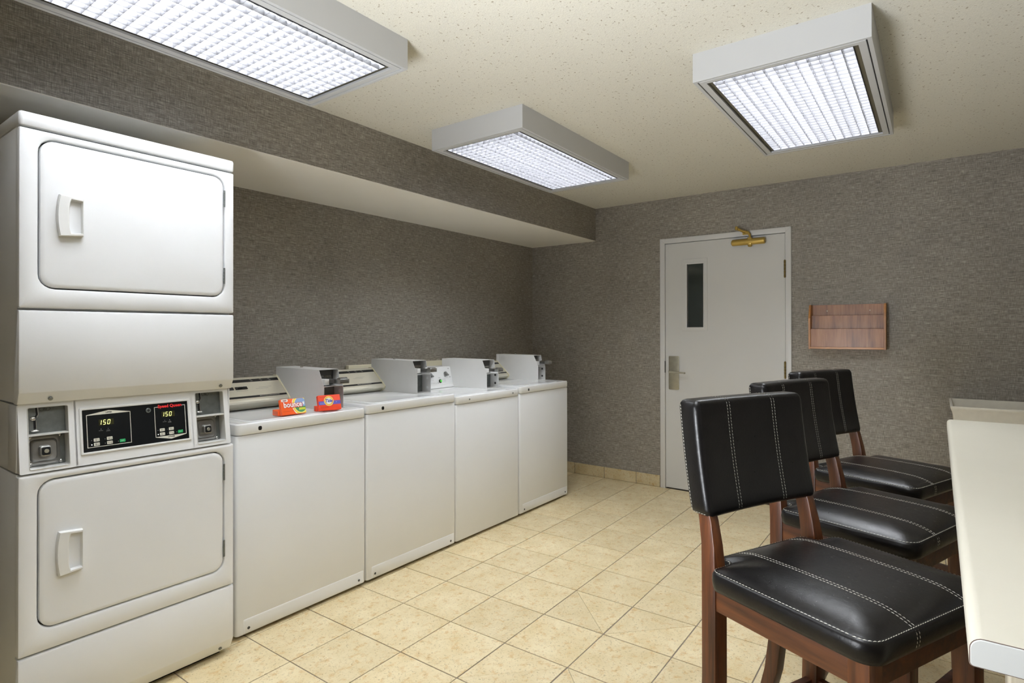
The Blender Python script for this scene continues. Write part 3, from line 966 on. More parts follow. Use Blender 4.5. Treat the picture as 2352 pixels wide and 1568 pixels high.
        prism(bm, [(xs + 0.0046, z1 - 0.004), (xs + 0.0066, z1 - 0.004), (xs + 0.0076, z1 - 0.027), (xs + 0.0030, z1 - 0.036), (xs + 0.0018, z1 - 0.034), (xs + 0.0056, z1 - 0.026)], 1, 0.022, 0.0262)
        box(bm, xs - 0.0004, xs + 0.0014, 0.0222, 0.0262, z1 - 0.072, z1 - 0.044)
        sheared('slot_guide', bm, chrome, up_, smooth=False)
        bm = bmesh.new()
        for r_, y_ in ((0.0078, 0.022), ):
            def ball(c, R, sc=(1, 1, 1)):
                bmesh.ops.create_uvsphere(bm, u_segments=14, v_segments=8, radius=R, matrix=Matrix.Translation(c) @ Matrix.Diagonal((*sc, 1)))
            ball((xs - 0.0075, 0.022, z1 - 0.038), 0.0078, (1.1, 0.6, 0.9))
            ball((xs - 0.004, 0.020, z1 - 0.0765), 0.011, (1.15, 0.7, 0.4))
        sheared('coin_button', bm, chrome, up_)
        bm = bmesh.new()
        hx, hz = x0 + 0.052, z1 - 0.0105
        pts = [(-0.015, 0), (-0.011, 0.0055), (0.011, 0.0055), (0.015, 0), (0.011, -0.0055), (-0.011, -0.0055)]
        for a_, b_ in zip(pts, pts[1:] + pts[:1]):
            tube(bm, [(hx + a_[0], 0.0256, hz + a_[1]), (hx + b_[0], 0.0256, hz + b_[1])], 0.0004, 4)
        sheared('price_outline', bm, print_black, up_)
        me_ = text('25¢', 0.008, print_black, 'mesh', face_negy(hx, 0.0255, hz), bold=0.0001); me_.transform(S)
        to = bpy.data.objects.new('lettering', me_); COL.objects.link(to); to.parent = up_
        # coin box vault
        bm = bmesh.new(); box(bm, x0 + 0.001, x1 - 0.001, 0.042, 0.046, z0 + 0.001, zm)
        lo = sheared('vault_plate', bm, zinc, g, smooth=False)
        bm = bmesh.new()
        cx_, cz_ = (x0 + x1) / 2 - 0.006, (z0 + zm) / 2 - 0.001
        def L(hw, hh_, r_, y): return [(p[0], y, p[1]) for p in rr(cx_ - hw, cx_ + hw, cz_ - hh_, cz_ + hh_, r_, 4)]
        loft(bm, [L(0.045, 0.046, 0.010, 0.042), L(0.040, 0.040, 0.014, 0.0395), L(0.037, 0.036, 0.014, 0.0395), L(0.034, 0.033, 0.013, 0.031), L(0.031, 0.030, 0.012, 0.0285), L(0.024, 0.023, 0.010, 0.0295), L(0.016, 0.017, 0.008, 0.0295), L(0.0150, 0.016, 0.007, 0.0135), L(0.0130, 0.014, 0.006, 0.0125)])
        sheared('coin_box', bm, steel, lo)
        bm = bmesh.new(); prism(bm, rr(cx_ - 0.0115, cx_ + 0.0115, cz_ - 0.0125, cz_ + 0.0125, 0.005, 4), 1, 0.0115, 0.0128)
        sheared('lock_face', bm, black_pl, lo, smooth=False)
        bm = bmesh.new(); cyl(bm, (cx_ + 0.001, cz_), 1, 0.0065, 0.0100, 0.0120, 16, bev=0.0006)
        sheared('lock_cylinder', bm, nickel, lo)
        bm = bmesh.new()
        for sx_ in (-1, 1):
            for sz_ in (-1, 1):
                bmesh.ops.create_uvsphere(bm, u_segments=12, v_segments=6, radius=0.0058, matrix=Matrix.Translation(((x0 + x1) / 2 + sx_ * 0.040, 0.041, (z0 + zm) / 2 + sz_ * 0.043)) @ Matrix.Diagonal((1, 0.5, 1, 1)))
        sheared('rivet', bm, chrome, lo)
    coin(cL, 'l'); coin(cR, 'r')
    return root
stacked_dryer()

# ------------------------------------------------------------------ washers
def dashes(bm, x0, z0, n, rows, w, y, pitch, mat=0, seed=1):
    """tiny lines of print too small to read"""
    rnd = random.Random(seed)
    for r_ in range(rows):
        x = x0
        for k in range(n):
            l = rnd.uniform(0.5, 1.0) * w
            box(bm, x, x + l, y - 0.0002, y, z0 - r_ * pitch, z0 - r_ * pitch + 0.0012, mat)
            x += l + 0.002

def washer(x0, x1, ztop, dy, mx, mw, modern, label, handle_dark=False, grey=True):
    Y0, Y1 = 2.3755, 3.035
    cx = (x0 + x1) / 2; h = (x1 - x0) / 2
    root = empty('washing_machine', (cx, Y0, 0), label, 'washing machine', 'white top-loading coin washers in a row')
    zl = ztop - 0.0475        # underside of the lid deck
    dz = ztop - 0.914
    # body: front sheet with rounded vertical edges
    bm = bmesh.new()
    rbox(bm, -h + 0.004, h - 0.004, 0.012, Y1 - Y0, 0.035, zl - 0.003, 0.006, axis=2, bev=0.001)
    finish('cabinet', bm, enamel, root)
    bm = bmesh.new()
    r = 0.012
    zb0 = 0.016
    def L(ins, z, y1=0.03):
        P_ = [(h - ins, y1)]
        for i in range(5):
            t = math.radians(0 - 90 * i / 4); P_.append((h - ins - r + r * math.cos(t), ins + r + r * math.sin(t)))
        for i in range(5):
            t = math.radians(-90 - 90 * i / 4); P_.append((-h + ins + r + r * math.cos(t), ins + r + r * math.sin(t)))
        P_.append((-h + ins, y1))
        return [(p[0], p[1], z) for p in P_]
    loft(bm, [L(0.006, zb0), L(0.002, zb0 + 0.002), L(0, zb0 + 0.007), L(0, zl - 0.008), L(0.002, zl - 0.004), L(0.006, zl - 0.003)])
    fp = finish('front_panel', bm, enamel, root)
    if not modern:
        # pressed kick area: a shallow raised plate with softened upper edge
        bm = bmesh.new()
        def K(ins, y): return [(p[0], y, p[1]) for p in rr(-h + 0.033 + ins, h - 0.012 - ins, 0.020 + ins * 0.2, 0.080 - ins, 0.006, 3)]
        loft(bm, [K(-0.002, 0.001), K(0, -0.0004), K(0.004, -0.0011)])
        finish('kick_plate', bm, enamel, root)
        for x in (-h + 0.056, h - 0.042):
            bm = bmesh.new(); cyl(bm, (x, 0.040), 1, 0.0062, -0.0032, 0.0, 12, bev=0.0012)
            finish('screw', bm, dark_grey, root)
    bm = bmesh.new(); box(bm, -h + 0.02, h - 0.02, 0.03, Y1 - Y0 - 0.03, 0.012, 0.036)
    finish('base_pan', bm, dark, root, smooth=False)
    for sx_ in (-1, 1):
        for yy_ in (0.06, Y1 - Y0 - 0.07):
            bm = bmesh.new(); cyl(bm, (sx_ * (h - 0.06), yy_), 2, 0.02, 0.0005, 0.02, 12, bev=0.003)
            finish('foot', bm, black_pl, root)
    # lid deck with a shallow raised edge
    yb = Y1 - Y0 + 0.004
    bm = bmesh.new()
    def Lt(ins, z, rr_=0.022): return [(p[0], p[1], z) for p in rr(-h + 0.0008 + ins, h - 0.0008 - ins, -0.006 + ins, yb - ins, max(rr_ - ins, 0.003), 5)]
    loft(bm, [Lt(0.002, zl), Lt(0, zl + 0.003), Lt(0, ztop - 0.010), Lt(0.0015, ztop - 0.004), Lt(0.006, ztop - 0.0005), Lt(0.012, ztop), Lt(0.020, ztop - 0.0002), Lt(0.026, ztop - 0.0020), Lt(0.034, ztop - 0.0022)])
    deck = finish('top_deck', bm, enamel_top, root)
    # loading lid
    bm = bmesh.new()
    def Ld(ins, z): return [(p[0], p[1], z) for p in rr(-h + 0.075 + ins, h - 0.075 - ins, 0.035 + ins, 0.36 + dy * 0.5 - ins, 0.045 - ins, 6)]
    loft(bm, [Ld(0, ztop - 0.0025), Ld(0, ztop - 0.0008), Ld(0.003, ztop + 0.0006), Ld(0.012, ztop + 0.0002), Ld(0.02, ztop - 0.0006)])
    finish('loading_lid', bm, enamel_top, root)
    bm = bmesh.new()
    if modern:
        bm.free()
        for x in (-h + 0.122, h - 0.078):
            bm = bmesh.new(); cyl(bm, (x, zl + 0.022), 1, 0.0055, -0.0085, -0.004, 12, bev=0.001)
            finish('screw', bm, zinc, root)
    else:
        prism(bm, rr(-h + 0.096, -h + 0.112, zl + 0.012, zl + 0.030, 0.006, 4), 1, -0.0075, -0.005)
        finish('front_plug', bm, black_pl, root)
    # ---------------- console
    Z = ztop
    csh = -0.009 if dy == 0 else -0.022      # how deep the console sits behind the deck
    mxl = mx - cx                      # left side of the meter, local
    if not modern:
        prof = [(2.838, 0.0), (2.800, 0.012), (2.776, 0.030), (2.752, 0.046), (2.750, 0.054), (2.758, 0.063), (2.868, 0.160), (2.876, 0.165), (2.900, 0.165), (2.915, 0.152), (3.03, 0.04), (3.03, 0.0)]
        prof = [(p[0] + dy - Y0, Z + max(p[1] + csh, -0.004)) for p in prof]
        bm = bmesh.new(); prism(bm, prof, 0, -h + 0.012, h - 0.012)
        con = finish('console', bm, champagne, root, smooth=False)
        # end caps
        for xa, xb in ((-h + 0.006, -h + 0.013), (h - 0.013, h - 0.006)):
            bm = bmesh.new(); prism(bm, offset(prof, -0.004), 0, xa, xb, bev=0.001)
            finish('end_cap', bm, cream, con, smooth=False)
        # trim strip that runs down beside the meter
        bm = bmesh.new(); prism(bm, offset(prof[1:-1] + [prof[-1]], -0.005), 0, mxl - 0.008, mxl - 0.0005, bev=0.001)
        finish('side_trim', bm, cream, con, smooth=False)
        a, b = Vector(prof[5]), Vector(prof[6])
        dirv = (b - a).normalized(); nrm = Vector((-dirv.y, dirv.x))
        if nrm.x > 0: nrm = -nrm
        Ls = (b - a).length
        def slab(bm, s0, s1, xa, xb, t=0.0006, base=0.0, mat=0):
            q0 = a + dirv * s0; q1 = a + dirv * s1
            poly = [tuple(q0 + nrm * base), tuple(q1 + nrm * base), tuple(q1 + nrm * (base + t)), tuple(q0 + nrm * (base + t))]
            prism(bm, poly, 0, xa, xb, mat)
        bm = bmesh.new()
        slab(bm, Ls * 0.825, Ls * 0.96, -h + 0.014, h - 0.014); slab(bm, Ls * 0.085, Ls * 0.17, -h + 0.014, h - 0.014)
        finish('black_band', bm, black_pl, con, smooth=False)
        bm = bmesh.new()
        for xx in (1.597, 1.650, 1.697):
            xx += x0 - 1.264 - cx
            slab(bm, Ls * 0.925, Ls * 0.935, xx - 0.006, xx + 0.006, 0.0002, 0.0006); slab(bm, Ls * 0.865, Ls * 0.875, xx - 0.002, xx + 0.009, 0.0002, 0.0006)
        x = 1.60 + x0 - 1.264 - cx
        for k in range(14):
            slab(bm, Ls * 0.125, Ls * 0.14, x, x + 0.006, 0.0002, 0.0006); x += 0.0078
        finish('printed_marks', bm, print_white, con, smooth=False, kind='stuff')
        bm = bmesh.new()
        x = 1.62 + x0 - 1.264 - cx
        for k in range(9):
            slab(bm, Ls * 0.545, Ls * 0.555, x, x + 0.006, 0.0002, 0.0); slab(bm, Ls * 0.48, Ls * 0.49, x - 0.02, x - 0.013, 0.0002, 0.0); x += 0.0078
        for xx in (1.44, 1.50, 1.52, 1.54):
            xx += x0 - 1.264 - cx
            slab(bm, Ls * 0.62, Ls * 0.63, xx, xx + 0.012, 0.0002, 0.0); slab(bm, Ls * 0.42, Ls * 0.43, xx - 0.004, xx + 0.016, 0.0002, 0.0)
        finish('small_print', bm, print_grey, con, smooth=False, kind='stuff')
        for xa, xb in ((1.425, 1.486), (1.496, 1.557)):
            bm = bmesh.new()
            xa += x0 - 1.264 - cx; xb += x0 - 1.264 - cx
            slab(bm, Ls * 0.49, Ls * 0.60, xa, xb, 0.004)
            slab(bm, Ls * 0.52, Ls * 0.57, xa + 0.012, xa + 0.034, 0.009)
            finish('slide_switch', bm, black_pl, con, smooth=False)
    else:
        prof = [(2.845, 0.0), (2.853, 0.018), (2.858, 0.020), (2.884, 0.140), (2.890, 0.146), (3.03, 0.146), (3.03, 0.0)]
        prof = [(p[0] + dy - Y0, Z + p[1]) for p in prof]
        bm = bmesh.new(); prism(bm, prof, 0, -h + 0.01, h - 0.01)
        con = finish('console', bm, plastic_white, root, smooth=False)
        a, b = Vector(prof[2]), Vector(prof[3])
        ang = math.atan2(b.x - a.x, b.y - a.y)
        def on(x, s, out=0.0):      # point on the sloped face; s = height fraction
            q = a + (b - a) * s
            return Vector((x - cx, q.x - out * math.cos(ang), q.y - out * math.sin(ang) * -0.0))
        def fm(x, s, out=0.0006):
            q = on(x, s, out)
            return face_negy(q.x, q.y, q.z, ang)
        def disc(bm, x, s, r_, t):
            bb = bmesh.new(); cyl(bb, (0, 0), 2, r_, 0, t, 20, bev=min(0.001, t * 0.3))
            me = bpy.data.meshes.new('s'); bb.to_mesh(me); bb.free(); me.transform(fm(x, s, 0.0)); bm.from_mesh(me); bpy.data.meshes.remove(me)
        for x, s in ((2.925, 0.60), (3.080, 0.62)):
            bm = bmesh.new(); disc(bm, x, s, 0.017, 0.008)
            bb = bmesh.new(); rbox(bb, -0.0045, 0.0045, -0.021, 0.019, 0.004, 0.022, 0.003, axis=2)
            me = bpy.data.meshes.new('s'); bb.to_mesh(me); bb.free(); me.transform(fm(x, s, 0.0) @ Matrix.Rotation(0.9, 4, 'Z')); bm.from_mesh(me); bpy.data.meshes.remove(me)
            finish('control_knob', bm, knob_grey, con)
        bm = bmesh.new(); disc(bm, 3.016, 0.22, 0.0135, 0.006)
        bz = finish('start_bezel', bm, black_pl, con)
        bm = bmesh.new(); disc(bm, 3.018, 0.22, 0.0090, 0.010)
        finish('start_button', bm, green_led, con, label='lit green start button')
        bm = bmesh.new()
        for k in range(6): disc(bm, 2.900 + 0.0145 * k, 0.12, 0.0018, 0.001)
        disc(bm, 2.992, 0.13, 0.0026, 0.001)
        for s in (0.93, 0.42): disc(bm, 3.118 + (0.93 - s) * 0.01, s, 0.003, 0.0015)
        disc(bm, 3.037, 0.31, 0.0016, 0.001)
        finish('indicator_dot', bm, dark_grey, con)
        for s_, x, s, z_ in (('START', 3.012, 0.42, 0.0075),):
            text(s_, z_, print_grey, con, fm(x, s), bold=0.0001)
        # fine print
        bm = bmesh.new()
        def dash(x, s, l):
            bb = bmesh.new(); box(bb, 0, l, -0.0006, 0.0006, 0, 0.0002)
            me = bpy.data.meshes.new('s'); bb.to_mesh(me); bb.free(); me.transform(fm(x, s, 0.0004)); bm.from_mesh(me); bpy.data.meshes.remove(me)
        rnd = random.Random(3)
        for k in range(5):
            for m_ in range(3): dash(3.046 + 0.011 * m_, 0.34 - 0.045 * k, rnd.uniform(0.005, 0.009))
        for t in range(7):
            aa = math.radians(30 + 20 * t); dash(3.078 + 0.027 * math.cos(aa), 0.62 + 0.20 * math.sin(aa), 0.004)
        for k in range(6): dash(2.897 + 0.0145 * k, 0.19, 0.006)
        for k in range(3): dash(2.925 + 0.01 * k, 0.30, 0.007)
        finish('small_print', bm, print_grey, con, smooth=False, kind='stuff')
    # ---------------- coin meter box
    pm = meter_grey if grey else meter_white
    my = dy
    g = empty('coin_meter', (0, 0, 0)); g.parent = root
    prof = [(2.460, 0.0), (2.460, 0.118), (2.503, 0.201), (2.885, 0.204), (2.885, 0.167 + csh), (2.752, 0.054 + csh), (2.790, max(0.024 + csh, 0.001)), (2.80, 0.0)]
    if modern:
        prof = [(2.537, 0.0), (2.537, 0.105), (2.578, 0.200), (2.965, 0.203), (2.965, 0.12), (2.880, 0.12), (2.852, 0.0)]
        my = 0
    prof = [(p[0] + my - Y0, Z - 0.0015 + p[1]) for p in prof]
    t = 0.0016
    yf0, yf1, yf2 = prof[0][0], prof[2][0], prof[3][0]
    zt0, zt1 = prof[1][1], prof[2][1]
    bm = bmesh.new(); prism(bm, prof, 0, mxl, mxl + t)
    finish('side_panel', bm, pm, g, smooth=False)
    # right side panel has a step where the slide sits
    pr = [prof[0], (yf0, zt0 - 0.012), (yf0 + 0.012, zt0 + 0.020), (yf0 + 0.05, zt0 + 0.020), (yf0 + 0.05, zt0 + 0.036), (yf0 + 0.034, zt0 + 0.040), prof[2]] + prof[3:]
    bm = bmesh.new(); prism(bm, pr, 0, mxl + mw - t, mxl + mw)
    finish('side_panel', bm, pm, g, smooth=False)
    bm = bmesh.new(); prism(bm, [(yf1, zt1), (yf2, prof[3][1]), (yf2, prof[3][1] - t), (yf1, zt1 - t)], 0, mxl + t, mxl + mw - t)
    finish('top_panel', bm, pm, g, smooth=False)
    bm = bmesh.new()
    box(bm, mxl + t, mxl + mw - t, yf0 + 0.075, yf0 + 0.078, Z, zt0 + 0.002)
    finish('inner_plate', bm, zinc, g, smooth=False)
    bm = bmesh.new(); box(bm, mxl + t, mxl + mw - t, yf0 + 0.088, yf0 + 0.091, zt0, zt1 - 0.002)
    finish('inner_plate', bm, zinc, g, smooth=False)
    bm = bmesh.new(); box(bm, mxl + t, mxl + mw - t, yf0 + 0.001, yf0 + 0.075, zt0 - 0.002, zt0 + 0.0005)
    finish('shelf', bm, pm, g, smooth=False)
    bm = bmesh.new(); box(bm, mxl + t, mxl + mw - t, yf0 + 0.001, yf0 + 0.075, Z - 0.001, Z + 0.002)
    finish('floor_plate', bm, pm, g, smooth=False)
    mcx = mxl + mw / 2
    # toothed coin chute above the slide
    bm = bmesh.new()
    box(bm, mxl + 0.008, mxl + mw - 0.03, yf0 + 0.060, yf0 + 0.088, zt0 + 0.048, zt1 - 0.004)
    ch = finish('coin_chute', bm, dark_grey, g, smooth=False)
    bm = bmesh.new()
    for k in range(9):
        x = mxl + 0.012 + k * (mw - 0.05) / 9
        box(bm, x, x + 0.004, yf0 + 0.050, yf0 + 0.060, zt0 + 0.044, zt0 + 0.053)
        box(bm, x + 0.002, x + 0.0055, yf0 + 0.047, yf0 + 0.060, zt0 + 0.038, zt0 + 0.043)
    finish('chute_teeth', bm, chrome, ch, smooth=False)
    # slide handle reaching out towards the user
    hm = dark_grey if handle_dark else steel
    bm = bmesh.new()
    zs_ = zt0 + 0.022
    rbox(bm, mxl + 0.014, mxl + 0.040, yf0 + 0.012, yf0 + 0.07, zt0 + 0.006, zs_ + 0.014, 0.002, axis=1)
    sb = finish('slide_guide', bm, pm, g)
    bm = bmesh.new()
    box(bm, mxl + 0.040, mxl + 0.085, yf0 - 0.030, yf0 + 0.07, zs_ - 0.006, zs_ + 0.012)
    sl = finish('coin_slide', bm, dark_grey, g, smooth=False)
    bm = bmesh.new()
    rbox(bm, mxl + 0.046, mxl + 0.104, yf0 - 0.066, yf0 - 0.028, zs_ - 0.008, zs_ + 0.016, 0.003, axis=0)
    rbox(bm, mxl + 0.052, mxl + 0.098, yf0 - 0.060, yf0 - 0.034, zs_ + 0.014, zs_ + 0.021, 0.002, axis=0)
    finish('slide_handle', bm, hm, sl)
    bm = bmesh.new()
    for k in range(9): box(bm, mxl + 0.050 + k * 0.0056, mxl + 0.0525 + k * 0.0056, yf0 - 0.0672, yf0 - 0.0655, zs_ - 0.002, zs_ + 0.001)
    finish('handle_ridge', bm, black_pl, sl, smooth=False)
    # lock and punched holes
    bm = bmesh.new(); cyl(bm, (mxl + 0.045, Z + 0.046), 1, 0.017, yf0 + 0.058, yf0 + 0.075, 20, bev=0.003)
    lk = finish('vault_lock', bm, steel, g)
    bm = bmesh.new(); cyl(bm, (mxl + 0.045, Z + 0.046), 1, 0.006, yf0 + 0.0565, yf0 + 0.0585, 12)
    finish('keyhole', bm, black_pl, lk)
    for z_ in ((Z + 0.030, Z + 0.088)):
        bm = bmesh.new()
        cyl(bm, (yf0 + 0.030, z_), 0, 0.0085, mxl + mw - t - 0.0006, mxl + mw - t + 0.0002, 16)
        finish('side_hole', bm, enamel_top if grey else dark_grey, g)
    bm = bmesh.new()
    if not modern:
        cyl(bm, (mcx - 0.018, yf2 - 0.175), 2, 0.008, prof[3][1], prof[3][1] + 0.007, 14, bev=0.002)
        finish('top_lock', bm, chrome, g)
    else: bm.free()
    return root

washer(1.264, 1.946, 0.913, 0.0, 1.757, 0.117, False, 'white washing machine beside the stacked dryer, with two orange cartons on its top')
washer(1.953, 2.634, 0.926, 0.095, 2.490, 0.117, False, 'second white washing machine from the stacked dryer, with grey coin box and champagne console')
washer(2.640, 3.300, 0.906, 0.0, 3.142, 0.135, True, 'third white washing machine, with white control console, grey knobs and green start button', grey=False)
washer(3.309, 3.966, 0.915, 0.115, 3.842, 0.106, False, 'last white washing machine in the row, nearest the far wall with the door', handle_dark=False, grey=False)

# cream covers fixed to the wall behind the washers
for x0, x1, lab in ((2.437, 2.69, 'cream rectangular wall cover behind the second washing machine console'), (3.10, 3.344, 'cream rectangular wall cover behind the white console of the third washing machine')):
    bm = bmesh.new(); rbox(bm, x0, x1, YB - 0.036, YB - 0.0005, 0.96, 1.081, 0.003, axis=1)
    o = finish('pipe_cover', bm, cream)
    o['label'] = lab; o['category'] = 'wall cover'

# ------------------------------------------------------------------ cartons on the first washer
def carton(kind, x, y, z, rz, w, hgt, dep, lean, label, cat):
    body = orange_carton if kind == 'bounce' else red_carton
    name = 'dryer_sheet_carton' if kind == 'bounce' else 'detergent_carton'
    root = empty(name, (x, y, z), label, cat, 'single-use laundry cartons', rz)
    R = Matrix.Translation((0, 0, dep * math.sin(lean) + 0.0003)) @ Matrix.Rotation(-lean, 4, 'X')
    if kind.startswith('lying'): pass
    def addp(nm, bm, m, par=root, **k):
        o = finish(nm, bm, m, par, **k); o.data.transform(R); return o
    def addt(s, size, m, X, Z, y_, par, **k):
        me = text(s, size, m, 'mesh', face_negy(X, y_, Z), **k); me.transform(R)
        o = bpy.data.objects.new('lettering', me); COL.objects.link(o); o.parent = par; return o
    bm = bmesh.new(); rbox(bm, 0, w, 0, dep, 0, hgt, 0.004, axis=1, bev=0.0025, k=3)
    b_ = addp('box', bm, body)
    fy = -0.0002
    def fpoly(bm, pts, lay): prism(bm, pts, 1, fy - 0.00012 * lay - 0.0001, fy - 0.00012 * lay + 0.00015)
    def circ(cx_, cz_, r_, n=32, sx=1.0): return [(cx_ + r_ * sx * math.cos(2 * math.pi * i / n), cz_ + r_ * math.sin(2 * math.pi * i / n)) for i in range(n)]
    def clipr(pts, a=0.0015, b=None, c=0.0015, d=None):
        return clip_poly(pts, a, (w - 0.0015) if b is None else b, c, (hgt - 0.0015) if d is None else d)
    if kind == 'tide':
        bm = bmesh.new(); fpoly(bm, [(0.0015, hgt * 0.36), (w - 0.0015, hgt * 0.36), (w - 0.0015, hgt * 0.60), (0.0015, hgt * 0.60)], 0)
        addp('printed_band', bm, c_band, b_, smooth=False)
        c = (w * 0.465, hgt * 0.60)
        for r_, m, lay in ((0.0245, c_pyel, 1), (0.0215, c_orange, 2), (0.0185, c_pyel, 3), (0.0150, c_white, 4)):
            bm = bmesh.new(); fpoly(bm, circ(c[0], c[1], r_), lay); addp('printed_disc', bm, m, b_, smooth=False)
        addt('Tide', 0.0225, c_blue, c[0] - 0.001, c[1], fy - 0.0009, b_, bold=0.0006, shear=0.2, sx=0.95, space=0.95)
        bm = bmesh.new()
        for z_ in (0.40, 0.45, 0.50): 
            for k in range(7): fpoly(bm, [(0.008 + 0.0035 * k, hgt * z_), (0.0105 + 0.0035 * k, hgt * z_), (0.0105 + 0.0035 * k, hgt * z_ + 0.0014), (0.008 + 0.0035 * k, hgt * z_ + 0.0014)], 1)
        fpoly(bm, circ(w * 0.8, hgt * 0.50, 0.0022, 10), 1)
        addp('small_print', bm, c_sky, b_, smooth=False, kind='stuff')
        bm = bmesh.new()
        for z_ in (0.22, 0.16, 0.86):
            for k in range(10): fpoly(bm, [(0.01 + 0.004 * k, hgt * z_), (0.013 + 0.004 * k, hgt * z_), (0.013 + 0.004 * k, hgt * z_ + 0.0012), (0.01 + 0.004 * k, hgt * z_ + 0.0012)], 0)
        addp('small_print', bm, c_maroon, b_, smooth=False, kind='stuff')
    elif kind == 'bounce':
        cx_, cz_ = w * 0.80, hgt * 0.56
        lay = 0
        for r_, m in ((0.050, c_white), (0.047, c_yel), (0.040, c_pyel), (0.035, c_sky)):
            bm = bmesh.new(); q = clipr(circ(cx_, cz_, r_, 40, 0.86)); fpoly(bm, q, lay); addp('printed_disc', bm, m, b_, smooth=False); lay += 1
        bm = bmesh.new(); q = clip_poly(circ(cx_, cz_, 0.035, 40, 0.86), 0.0015, w - 0.0015, 0.0015, cz_ - 0.008); fpoly(bm, q, lay); addp('printed_field', bm, c_green, b_, smooth=False)
        bm = bmesh.new(); fpoly(bm, [(w * 0.70, cz_ - 0.024), (w - 0.002, cz_ - 0.024), (w - 0.002, cz_ - 0.014), (w * 0.72, cz_ - 0.014)], lay + 1); addp('printed_label', bm, c_lime, b_, smooth=False)
        bm = bmesh.new(); fpoly(bm, rr(0.004, w * 0.30, hgt * 0.82, hgt * 0.985, 0.005, 4), lay); addp('printed_label', bm, c_white, b_, smooth=False)
        addt('NEW', 0.008, c_maroon, w * 0.17, hgt * 0.895, fy - 0.0009, b_, bold=0.0003)
        addt('bounce', 0.036, c_red, w * 0.485, hgt * 0.60, fy - 0.0010, b_, bold=0.0032, sx=0.86)
        addt('bounce', 0.036, c_white, w * 0.478, hgt * 0.605, fy - 0.0013, b_, bold=0.0010, sx=0.86)
        bm = bmesh.new(); q = [(w * 0.90, cz_ + 0.0), (w * 0.95, cz_), (w * 0.965, cz_ + 0.013), (w * 0.885, cz_ + 0.013)]; fpoly(bm, q, lay + 1); addp('printed_field', bm, c_white, b_, smooth=False)
        bm = bmesh.new()
        for k in range(12): fpoly(bm, [(0.008 + 0.005 * k, hgt * 0.2), (0.011 + 0.005 * k, hgt * 0.2), (0.011 + 0.005 * k, hgt * 0.2 + 0.0012), (0.008 + 0.005 * k, hgt * 0.2 + 0.0012)], 0)
        addp('small_print', bm, c_maroon, b_, smooth=False, kind='stuff')
    return root
CZ = 0.9150
def place_pair(kind, x, y, rz, w, hgt, lab1, lab2, cat):
    carton(kind, x, y, CZ, rz, w, hgt, 0.020, math.radians(18), lab1, cat)
    # the carton lying behind that props it up
    body = orange_carton if kind == 'bounce' else red_carton
    name = 'dryer_sheet_carton' if kind == 'bounce' else 'detergent_carton'
    dq = 0.085 if kind == 'bounce' else 0.057
    r = empty(name, (x, y, CZ), lab2, cat, 'single-use laundry cartons', rz)
    bm = bmesh.new(); rbox(bm, -0.004, w - 0.006, 0.0300, dq, 0.0004, 0.026, 0.003, axis=0, bev=0.002)
    b2 = finish('box', bm, body, r)
    bm = bmesh.new(); rbox(bm, -0.0046, -0.0038, 0.034, dq - 0.006, 0.005, 0.021, 0.002, axis=0, bev=0.0002)
    finish('end_flap', bm, plain('flap_' + kind, (214, 96, 60), 0.45), b2)
place_pair('bounce', 1.503, 2.416, math.radians(-4), 0.121, 0.074, 'orange carton of bounce dryer sheets leaning upright on the first washing machine', 'orange dryer sheet carton lying flat behind the upright bounce carton', 'carton')
place_pair('tide', 1.694, 2.408, math.radians(-12), 0.115, 0.076, 'red-orange Tide detergent carton leaning upright on the first washing machine', 'red-orange detergent carton lying flat behind the upright Tide carton', 'carton')

# ------------------------------------------------------------------ wall rack
def rack():
    root = empty('wall_rack', (XR, 0.508, 1.18), 'brown wooden two-slot literature rack hung on the wall beside the door', 'rack')
    y0, y1, z0, z1 = -0.232, 0.232, 0.0, 0.312
    dp, dt = 0.098, 0.066
    for a in (y0, y1 - 0.0125):
        bm = bmesh.new(); prism(bm, [(-0.001, z0), (-dp, z0), (-dp, z1 - 0.095), (-dt, z1), (-0.001, z1)], 1, a, a + 0.0125, bev=0.001)
        finish('side_board', bm, oak_v, root, smooth=False)
    bm = bmesh.new(); rbox(bm, -dp + 0.001, -0.001, y0 + 0.0125, y1 - 0.0125, z0 + 0.002, z0 + 0.015, 0.001, axis=1, bev=0.0)
    finish('bottom_board', bm, oak, root, smooth=False)
    bm = bmesh.new(); box(bm, -0.010, -0.001, y0 + 0.0125, y1 - 0.0125, z0 + 0.015, z1)
    finish('back_board', bm, veneer, root, smooth=False)
    bm = bmesh.new(); box(bm, -0.085, -0.079, y0 + 0.0125, y1 - 0.0125, z0 + 0.015, z0 + 0.142)
    finish('front_board', bm, veneer, root, smooth=False)
    bm = bmesh.new(); box(bm, -0.045, -0.040, y0 + 0.0125, y1 - 0.0125, z0 + 0.015, z0 + 0.236)
    finish('divider_board', bm, veneer, root, smooth=False)
    bm = bmesh.new()
    for y in (0.125, -0.135): cyl(bm, (y, z1 - 0.043), 0, 0.0035, -0.0115, -0.0095, 10)
    finish('screw', bm, cream, root)
rack()

